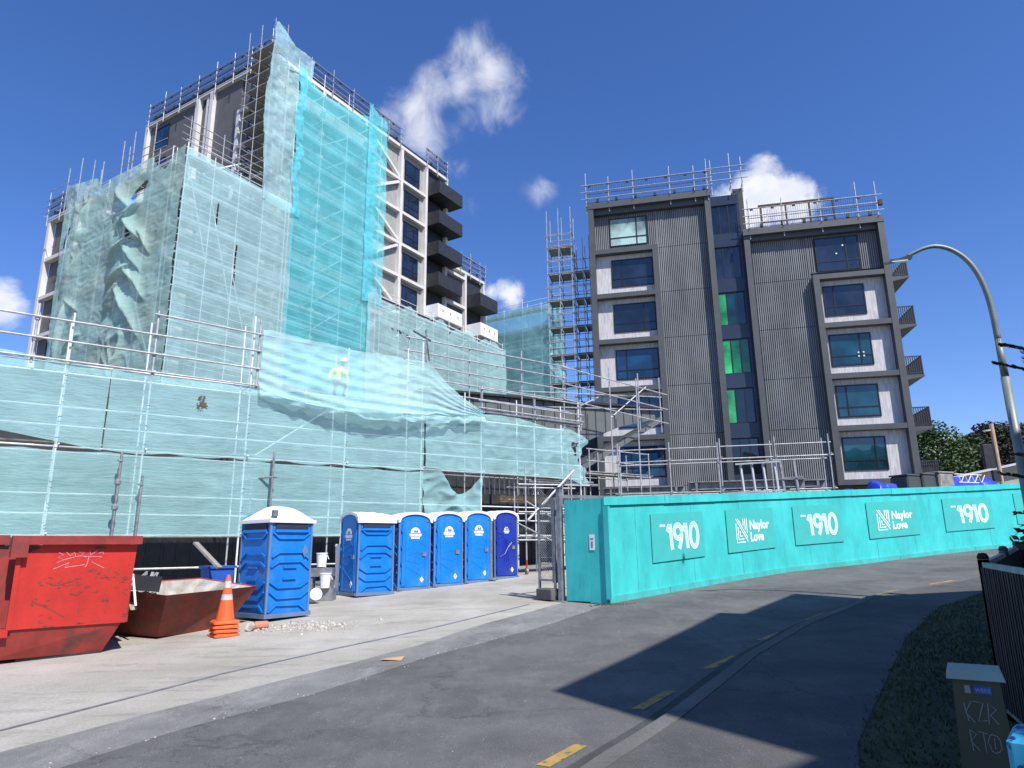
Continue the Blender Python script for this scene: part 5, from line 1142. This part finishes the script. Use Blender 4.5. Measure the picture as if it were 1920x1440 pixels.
# ---------------------------------------------------------------- street lamp
lp=thing('street_lamp','tall curved-arm grey street lamp rising on the right, lamp head near the dark building','street lamp',(9.56,12.83,G(9.56,12.8)),-75)
m=MB().tube((0,0,0),(0,0,5.0),.115,14,.095).tube((0,0,5.0),(0,0,5.9),.085,14,.075);m.lathe([(.13,0),(.13,.35),(.115,.37)],14).build if False else None
m.v=[(v[0]*.8,v[1]*.8,v[2]*.855) for v in m.v];m.build('pole',M['galvwet'],lp,smooth=True)
pts=[(0,0,5.85),(0.01,0,6.5),(.05,0,7.0),(.16,0,7.5),(.36,0,7.92),(.66,0,8.22),(1.0,0,8.36),(1.3,0,8.34),(1.55,0,8.25),(1.7,0,8.19)]
pts=[(p[0]*.79,0,p[2]*.852) for p in pts];P_=[Vector(p) for p in pts];P_=[2*P_[0]-P_[1]]+P_+[2*P_[-1]-P_[-2]];Q_=[]
for i_ in range(1,len(P_)-2):
    for f in (0,.25,.5,.75):
        a_,b2,c2,d2=P_[i_-1:i_+3];Q_.append(.5*((2*b2)+(c2-a_)*f+(2*a_-5*b2+4*c2-d2)*f*f+(3*b2-a_-3*c2+d2)*f**3))
Q_.append(P_[-2]);MB().path(Q_,[.06-.025*i_/(len(Q_)-1) for i_ in range(len(Q_))],12).build('curved_arm',M['galvwet'],lp,smooth=True)
hd=MB().hull8([(1.62,-.05,8.10),(2.25,-.03,8.03),(2.25,.03,8.03),(1.62,.05,8.10)],[(1.6,-.09,8.2),(2.3,-.04,8.06),(2.3,.04,8.06),(1.6,.09,8.2)]).build('lamp_head',M['galvwet'],lp);hd.scale=(.79,.9,.852)
MB().box(1.72,2.1,-.06,.06,8.055,8.075).build('lens',M['lampw'],hd);MB().box(1.66,1.74,-.04,.04,8.2,8.32).build('photocell',M['black'],lp)
def at(u,v,D):
    d=direction(u,v);k=D/math.hypot(d.x,d.y);return d.x*k,d.y*k,1.6+d.z*k
# ---------------------------------------------------------------- utility cabinet, fence, painted box
cb=thing('utility_cabinet','narrow olive green utility cabinet with silver graffiti and pale lid on the grass','cabinet',(2.37,3.98,.05),122);cb.scale=(.86,.86,.97)
MB().hull8([(-.03,0,0),(.29,0,0),(.29,.3,0),(-.03,.3,0)],[(.0,0,.86),(.25,0,.86),(.25,.26,.86),(0,.26,.86)]).build('body',M['olive'],cb)
MB().hull8([(-.03,-.03,.862),(.28,-.03,.862),(.28,.29,.862),(-.03,.29,.862)],[(-.015,-.01,.91),(.265,-.01,.91),(.265,.27,.91),(-.015,.27,.91)]).build('lid',M['lid'],cb)
m=MB()
for g_ in ([(.04,.74),(.055,.64)],[(.085,.75),(.05,.69),(.09,.64)],[(.10,.745),(.145,.745),(.105,.65),(.155,.655)],[(.165,.64),(.17,.74),(.205,.72),(.175,.69),(.21,.64)],
    [(.05,.60),(.06,.5)],[(.05,.6),(.09,.58),(.055,.55),(.095,.5)],[(.10,.6),(.145,.595)],[(.12,.6),(.125,.5)],arc(.175,.545,.032,.045,0,360,14),[(.175,.57),(.178,.52)]): stroke(m,[(a_+rs.uniform(-.005,.005),b2+rs.uniform(-.006,.006)) for a_,b2 in g_],.0045,-.006)
m.build('graffiti',M['silver'],cb)
s_=MB().box(.11,.2,-.006,-.003,.79,.83).build('blue_sticker',M['bluep'],cb);m=MB();addtext(m,'WERE',.03,.115,.798,-.007,.0005);m.build('sticker_lettering',M['silver'],s_)
MB().box(.06,.09,-.005,-.002,.79,.83).build('torn_sticker',M['silver'],cb)
fe=thing('garden_fence','black slatted metal fence with capped posts at the right edge, beside the verge','fence',(3.88,5.83,.1),90)
def run(p,q,n,h0=1.2,h1=1.2):
    p=Vector(p);q=Vector(q);L=(q-p).length;d=(q-p)/L
    for k in range(n+1):
        c=p+d*L*k/n;z=G(c.x,c.y)+.08-.1; 
        MB().box(c.x-3.88-.03,c.x-3.88+.03,c.y-5.83-.03,c.y-5.83+.03,z,z+h0+.04).lathe([(.04,0),(.045,.02),(.03,.05),(.0,.055)],8,(c.x-3.88,c.y-5.83,z+h0+.042)).build('post',M['black'],fe)
    z0=G(p.x,p.y)-.02;z1=G(q.x,q.y)-.02;a=p-Vector((3.88,5.83));b_=q-Vector((3.88,5.83))
    MB().bar((a.x,a.y,z0+h0),(b_.x,b_.y,z1+h0),.04,.04).bar((a.x,a.y,z0+.1),(b_.x,b_.y,z1+.1),.04,.04).build('rail',M['galvd'],fe)
    m=MB();c=0;n2=int(L/.07)
    for k in range(n2): c_=a+(b_-a)*(k+.5)/n2;zz=z0+(z1-z0)*k/n2;m.box(c_.x-.036,c_.x+.036,c_.y-.006,c_.y+.006+.004*(k%2),zz+.12,zz+h0-.02)
    m.build('slat_panel',M['black'],fe)
run((3.88,5.83),(7.6,10.4),3);run((3.88,5.83),(2.95,3.6),1,1.2)
MB().box(-.02,.02,-.02,.02,0,1).v
bx_,by_,bz_=at(1905,1385,2.9)
px=thing('painted_box','cyan and blue spray-painted utility box in the bottom right corner','box',(bx_,by_,.05),130)
MB().bbox(-.03,.35,0,.25,0,bz_-.05,.015).build('box_body',paint('cyan_spray',(.05,.45,.65),(.01,.05,.25),.6,(.5,.52),7),px)
# shrubs and foliage
def leaves(m,c,rad,n,s,r,squash=1,bias=0):
    for k in range(n):
        while True:
            d=Vector((r.uniform(-1,1),r.uniform(-1,1),r.uniform(-1,1)))
            if d.length<1: break
        d=d*(.55+.45*r.random()) if d.length<.5 else d
        p=Vector(c)+Vector((d.x*rad,d.y*rad,d.z*rad*squash))
        u=Vector((r.uniform(-1,1),r.uniform(-1,1),r.uniform(-.6,.6))).normalized();v=u.cross(Vector((r.uniform(-1,1),r.uniform(-1,1),r.uniform(-1,1)))).normalized()
        q=s*r.uniform(.6,1.3);m.add([p-u*q,p-v*q*.5,p+u*q,p+v*q*.5],[(0,1,2,3)])
def tree(name,label,x,y,zg,hgt,crad,clumps,n,s,matl,seed,trunk=.22,group=None,low=.25):
    r=random.Random(seed);t=thing(name,label,'tree',(x,y,zg),90,group);m=MB()
    tp=[(0,0,0),(.05*hgt*.3,0,hgt*.3),(-.02*hgt,.02,hgt*.55),(0,0,hgt*.85)];m.path(tp,[trunk,trunk*.8,trunk*.5,trunk*.12],8)
    L=MB()
    for k in range(clumps):
        a=r.uniform(0,2*PI);f=r.random();zz=hgt*(low+(1-low)*f*.95);rr=crad*(math.sin(PI*min(1,.18+f*.8))**.7)*r.uniform(.3,1)
        c=(rr*math.cos(a),rr*math.sin(a),zz);m.path([(0,0,zz*.75),(c[0]*.5,c[1]*.5,zz*.88),c],[trunk*.3,trunk*.18,trunk*.06],5)
        leaves(L,c,crad*r.uniform(.22,.4),n,s,r,.75)
    m.build('trunk',M['bark'],t,smooth=True);L.build('crown',matl,t);return t
x,y,_=at(1758,900,66);tree('broadleaf_tree','green broadleaf tree behind the dark building\'s right corner',x,y,1.5,9.5,4.0,70,260,.15,M['leaf'],4)
x,y,_=at(1862,860,74);tree('broadleaf_tree','dark purplish tree behind the house at the right edge',x,y,1.5,10.2,3.6,60,240,.16,M['leafd'],5)
x,y,_=at(1905,860,80);tree('broadleaf_tree','dark tree furthest right behind the lamp post',x,y,1.5,11.5,3.8,55,220,.16,M['leafd'],6)
r=random.Random(8)
sh=thing('shrub','dark shrub crowding behind the black fence at the right edge','shrub',(5.6,6.6,.3),90);m=MB()
for c,rd,n in (((0,0,.75),.75,900),((1.1,1.6,1.0),.8,900),((-.7,-1.2,.6),.6,700),((2.2,3.0,1.0),.8,500)): leaves(m,c,rd,n,.06,r)
m.build('foliage',M['leafd'],sh);MB().path([(0,0,0),(.05,0,.5),(0,.1,.9)],[.05,.04,.02],6).build('stem',M['bark'],sh)
def branch(m,L,p,q,n,s,r):
    p=Vector(p);q=Vector(q);m.path([p,(p+q)/2+Vector((0,0,.04)),q],[.012,.008,.003],5)
    for k in range(n):
        f=r.uniform(.25,1);c=p+(q-p)*f+Vector((0,0,.04*4*f*(1-f)));d=(q-p).normalized();sd=d.cross(Vector((0,0,1))).normalized()*r.choice((-1,1));u=(d*.8+sd*.8+Vector((0,0,r.uniform(-.3,.5)))).normalized();w_=u.cross(d).normalized()
        L.add([c,c+u*s*.6+w_*s*.22,c+u*s*1.3,c+u*s*.6-w_*s*.22],[(0,1,2,3)])
yt=thing('young_tree','slender young tree poking dark leafy twigs into the right edge','tree',(6.0,7.2,.3),90);m=MB();L=MB()
m.path([(0,0,0),(.02,0,1.2),(-.03,.02,2.2),(.02,0,3.9)],[.05,.04,.03,.01],7)
for z,dx,dy,dz,n in ((1.75,-.62,.35,.28,60),(1.5,-.5,.4,.1,50),(2.0,-.42,.4,.25,50),(2.95,-.42,.4,.35,80),(3.2,-.34,.35,.3,80),(3.4,.3,.2,.3,50),(1.3,-.45,.35,-.05,50)):
    branch(m,L,(0,0,z),(dx,dy,z+dz),n,.055,r);branch(m,L,(dx*.5,dy*.5,z+dz*.5),(dx*.8+.05,dy*.8-.2,z+dz+.1),n//2,.05,r)
m.build('trunk',M['bark'],yt);L.build('foliage',M['leafd'],yt)
# house, signal pole, tarps behind the hoarding at the right
x,y,_=at(1875,900,46);hs_=thing('house','low beige house with a shallow pale roof behind the hoarding at the far right','house',(x,y,1.3),100)
MB().prism([(-3.0,0),(9,0),(9,4.3),(3.2,4.8),(-3.0,3.6)],0,8).build('wall',M['stucco'],hs_);MB().bar((-3.6,4,3.55),(3.2,4,4.9),9,.12).bar((3.21,4,4.9),(9.5,4,4.4),9,.12).build('roof',M['roof'],hs_)
x,y,_=at(1878,900,38);sg_=thing('traffic_signal','pale signal pole with black lamp heads beyond the hoarding','traffic signal',(x,y,G(x,y)),100)
MB().tube((0,0,0),(-.02,0,6.9-G(x,y)),.09,10).build('pole',mat('weathered_pole',(.5,.36,.24),.7),sg_)
MB().bbox(-.6,-.15,-.1,.12,3.2,4.3,.03).bbox(-.45,-.12,-.3,-.12,2.6,3.1,.03).build('signal_head',M['black'],sg_);MB().lathe([(.16,0),(.16,.03)],12,(-.3,-.1,4.9)).build('white_lamp',M['lampw'],sg_)
r=random.Random(12)
for i,(u,v,D,wd,dp,hh,lab) in enumerate(((1795,905,34,4.4,1.2,.0,'long crumpled blue tarpaulin covering materials behind the right part of the hoarding'),(1655,915,30,1.3,.8,0,'small peaked blue tarpaulin behind the hoarding, just right of the dark building\'s base'),(1600,922,29,1.4,.8,-.1,'flat blue tarpaulin behind the hoarding in front of the dark building'))):
    x,y,z=at(u,v,D);nx,ny=34,12;vs=[]
    for j in range(ny+1):
        for k in range(nx+1):
            a=k/nx;c=j/ny;e=min(a,1-a,c,1-c)*6;h=z+.12+hh+.28*noise.noise(Vector((a*wd*1.4,c*4,i*5.)))+.1*noise.noise(Vector((a*wd*5,c*3,i)))-max(0,1-e)*.7
            vs.append(((a-.5)*wd,(c-.5)*dp,h))
    fs=[(j*(nx+1)+k,j*(nx+1)+k+1,(j+1)*(nx+1)+k+1,(j+1)*(nx+1)+k) for j in range(ny) for k in range(nx)]
    o=MB().add(vs,fs).build('tarpaulin',M['tarp'],smooth=True);o.location=(x,y,0);o.rotation_euler=(0,0,math.radians(90-68));tag(o,lab,'tarpaulin')
for i,(u,v,D,l) in enumerate(((1700,908,31,'dark wrapped bale, left of the two behind the hoarding'),(1728,906,31.5,'dark wrapped bale, right of the two behind the hoarding'),(1758,903,32,'pale wooden crate between the dark bales and the blue tarpaulin'))):
    x,y,z=at(u,v,D);g0=G(x,y);o=MB().bbox(-.42,.42,-.4,.4,0,z-g0+.3,.05).bbox(-.44,.44,-.42,.42,z-g0+.3,z-g0+.36,.02).build('material_bale',M['charcoal'] if i<2 else M['plank']);o.location=(x,y,g0);o.rotation_euler=(0,0,math.radians(22));tag(o,l,'bale' if i<2 else 'crate')
x,y,z=at(1815,893,33);t=thing('steel_truss','short white lattice truss lying on the blue tarpaulin','truss',(x,y,z-.25),68);m=MB();m.tube((-.8,0,.32),(.8,0,.32),.02).tube((-.6,0,0),(.6,0,0),.02)
for k in range(4): m.tube((-.6+k*.4,0,.32),(-.45+k*.4,0,0),.015).tube((-.45+k*.4,0,0),(-.2+k*.4,0,.32),.015)
m.build('lattice',M['white'],t)
# ---------------------------------------------------------------- neighbouring building outside the frame that throws the road shadow
Hc=10.5;k=Hc/S.z;dx,dy=S.x*k,S.y*k
SP=[(.4,8.15),(3.93,14.4),(4.33,14.1),(6.3,16.9),(7.46,15.24),(10.2,15.38),(20,16.5),(20,-6),(1.2,-6),(1.2,4.6),(1.98,5.27)]
nb=thing('neighbour_building','plain flat-roofed building just outside the right edge, throwing the angular road shadow','building',(12,0,0),90)
MB().slab([(x+dx-12,y+dy) for x,y in SP],0,Hc).build('wall',M['stucco'],nb);MB().slab([(x+dx-12,y+dy) for x,y in SP],Hc+.003,Hc+.05).build('roof',M['roof'],nb)
# off-frame overhead cable seen only by its shadow
